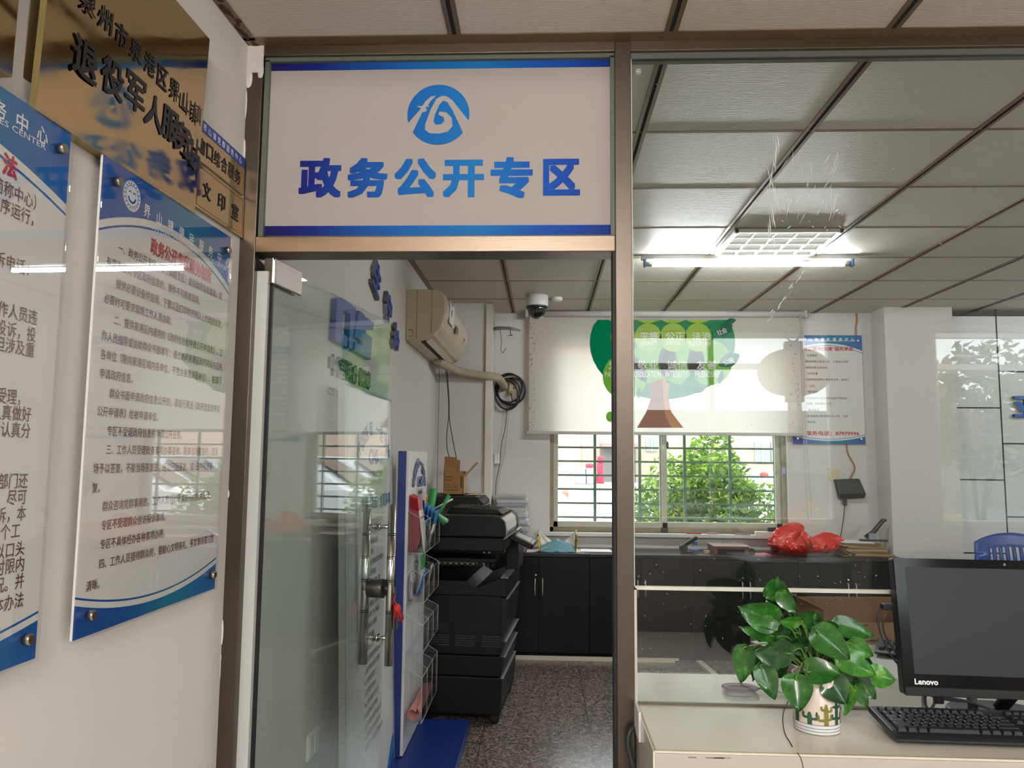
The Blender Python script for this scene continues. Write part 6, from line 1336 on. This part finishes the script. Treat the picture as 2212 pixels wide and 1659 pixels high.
LEAVES = [ # base px, tip px, width px, base depth, tip depth, facing tilt, material
 ((770, 330), (788, 112), 195, .02, .01, 0, 1), ((775, 535), (417, 405), 225, -.02, -.03, .25, 1), ((800, 262), (972, 470), 120, -.01, -.03, -.3, 1), ((740, 300), (845, 500), 150, .03, .01, .2, 0),
 ((745, 675), (428, 598), 105, -.01, -.02, .5, 1), ((1010, 545), (1160, 455), 125, -.01, -.02, -.5, 1), ((1320, 555), (1706, 672), 150, .0, -.02, .35, 1), ((1140, 615), (1472, 892), 215, -.06, -.09, .15, 1),
 ((1455, 735), (1692, 866), 150, -.02, -.03, -.2, 2), ((482, 775), (435, 1120), 165, -.02, -.02, -.25, 1), ((590, 800), (560, 1105), 88, .0, -.01, .5, 0), ((905, 835), (565, 840), 190, -.07, -.08, .5, 0),
 ((630, 940), (766, 1278), 165, -.04, -.06, .2, 1), ((700, 955), (880, 1055), 120, .0, -.01, .4, 1), ((962, 1050), (985, 1390), 215, -.07, -.10, .0, 1), ((1060, 1005), (1395, 1010), 185, -.07, -.085, .5, 1),
 ((1345, 865), (1722, 1032), 175, -.04, -.05, .3, 2), ((1660, 1035), (1902, 1085), 165, -.03, -.03, .3, 2), ((1270, 1085), (1440, 1315), 215, -.05, -.07, .25, 0), ((1480, 1150), (1412, 1425), 115, -.03, -.04, -.3, 2),
 ((1525, 1045), (1716, 1272), 150, .0, -.01, .2, 1), ((1515, 1140), (1640, 1358), 105, -.01, -.01, .1, 1), ((985, 545), (800, 530), 95, -.02, -.03, .7, 2), ((905, 600), (765, 690), 150, .0, -.02, .5, 0), ((1065, 780), (875, 745), 125, -.03, -.04, .6, 0),
 ((1330, 605), (1120, 540), 95, -.03, -.03, .7, 1), ((650, 705), (545, 520), 95, .03, .03, -.2, 0), ((1470, 820), (1715, 1010), 130, .01, .0, .2, 0), ((1000, 820), (1130, 960), 150, .02, .0, .2, 0), ((1150, 720), (1320, 900), 200, .03, .01, .1, 0), ((900, 760), (1000, 960), 160, .03, .02, 0, 0), ((840, 680), (700, 850), 170, .03, .02, .2, 0), ((1250, 900), (1400, 1060), 170, .02, .01, .2, 0), ((930, 640), (1120, 680), 150, .0, -.02, .6, 0), ((1180, 900), (1250, 1120), 170, .0, -.03, .2, 0), ((820, 860), (720, 1100), 150, .01, -.01, -.2, 0), ((1360, 960), (1500, 1180), 170, -.02, -.03, .2, 0), ((1400, 700), (1560, 900), 150, .0, .0, .1, 0), ((1090, 470), (1180, 640), 130, .03, .02, .2, 0)]
crown = Vector((PX, PY, PZ+.12))
def z2(px, py, d): return aY(1500+px*.22904, 1220+py*.22904, PY+d)
for i, (b, t, w, db, dtp, tilt, mi) in enumerate(LEAVES):
    B, Tp = z2(*b, db), z2(*t, dtp); ax = Tp-B; L = ax.length; ax.normalize()
    view = Vector((B.x, B.y, B.z-CAMZ)).normalized(); side = ax.cross(-view).normalized(); nrm = side.cross(ax).normalized()
    side = (side*math.cos(tilt)+nrm*math.sin(tilt)).normalized(); nrm = side.cross(ax).normalized()
    if nrm.dot(view) > 0: nrm = -nrm
    hw = 1.22*w*.22904*PY/FPX/2/max(.5, math.cos(tilt)); q = MB(); nu, nv = 10, 14; vs = []
    for j in range(nv+1):
        v = j/nv; wd = hw*(1.0*math.sin(math.pi*min(1, (v*.92+.08))**.72))**.9 if v < 1 else 0
        wd = hw*max(0.0, math.sin(math.pi*(v**.56)))**.72 if 0 < v < 1 else 0
        for k in range(nu+1):
            u = 2*k/nu-1; lobe = -.10*L*(abs(u)**1.5)*max(0, 1-v*3.2)
            cup = -.16*hw*(1-abs(u))*1.0+.10*hw*u*u; curl = -.16*L*(v-.35)**2*(1 if v > .35 else -.4)
            rip = .012*L*math.sin(9*v+2*u+i)*abs(u)
            vs.append(B+ax*(v*L+lobe)+side*(u*wd)+nrm*(cup+curl+rip))
    fs = [(j*(nu+1)+k, j*(nu+1)+k+1, (j+1)*(nu+1)+k+1, (j+1)*(nu+1)+k) for j in range(nv) for k in range(nu)]
    q.add(vs, fs, True); lo = q.build('leaf', lm[mi], pt)
    s = MB(); mid = (crown*.45+B*.55)+Vector((0, 0, .035)); s.tube(smooth_path([crown+Vector((random.uniform(-.02, .02), random.uniform(-.02, .02), 0)), mid, B, B+ax*L*.12], 4), .0019, 6); s.build('leaf_stalk', m_stem, lo)
# keys with red tassel hanging in the door lock
kb = dp(.900, .955, .05); ks = thing('key_bunch', 'keys with a red knotted tassel hanging from the glass door lock', 'keys', (kb.x, kb.y, kb.z-.1))
q = MB(); q.obox(kb+dn*.012+Vector((0, 0, .0)), dn, dt, Vector((0, 0, 1)), .014, .0016, .010); q.tube([kb+dn*.028+Vector((0, 0, -.012))+dt*.012*math.cos(i*.785)+Vector((0, 0, .014*math.sin(i*.785))) for i in range(8)], .0013, 5, True); q.build('lock_key', m_nickel, ks)
m_tas = mat('tassel_red', '#c22a20', .6); kc = kb+dn*.03
q = MB(); q.tube(smooth_path([kc+Vector((0, 0, -.02)), kc+Vector((-.003, 0, -.045)), kc+dn*.006+Vector((0, 0, -.06))], 4), .0022, 6); q.ell(tuple(kc+dn*.008+Vector((0, 0, -.075))), .016, .014, .020, 12, 8)
for i in range(9): a = i*.7; q.tube([kc+dn*.008+Vector((.010*math.cos(a), .010*math.sin(a), -.08)), kc+dn*.012+Vector((.02*math.cos(a)+.006, .02*math.sin(a), -.105-.012*(i % 3)))], .002, 5)
q.build('tassel', m_tas, ks)
for dx, l in ((-.004, .06), (.010, .05)):
    q = MB(); q.obox(kc+dn*dx+Vector((0, 0, -.125)), (1, 0, 0), (0, 1, 0), (0, 0, 1), .0035, .0012, l/2); q.build('key', mat('key_dark', '#4d4a45', .4, .7), ks)
# tissue box on a shelf by the street window (mirrored faintly)
tb = thing('tissue_box', 'red tissue box on a small side table by the street window', 'tissue box', (1.9, -1.9, .72)); MB().box(1.76, 2.04, -1.97, -1.83, .7205, .82).build('carton', mat('carton_red', '#b04a44', .5), tb, bevel=.004); q = MB(); q.add([(1.85, -1.9, .82), (1.95, -1.9, .82), (1.96, -1.88, .90), (1.87, -1.91, .93)], [(0, 1, 2, 3)]); q.build('tissue', m_paper, tb, solid=.001)
sdt = thing('side_table', 'plain grey side table under the red tissue box', 'table', (1.9, -1.9, 0)); MB().box(1.5, 2.3, -2.2, -1.6, .69, .72).build('table_top', m_grey, sdt)
for x in (1.54, 2.26):
    for y in (-2.16, -1.64): MB().box(x-.02, x+.02, y-.02, y+.02, 0, .69).build('leg', m_grey, sdt)
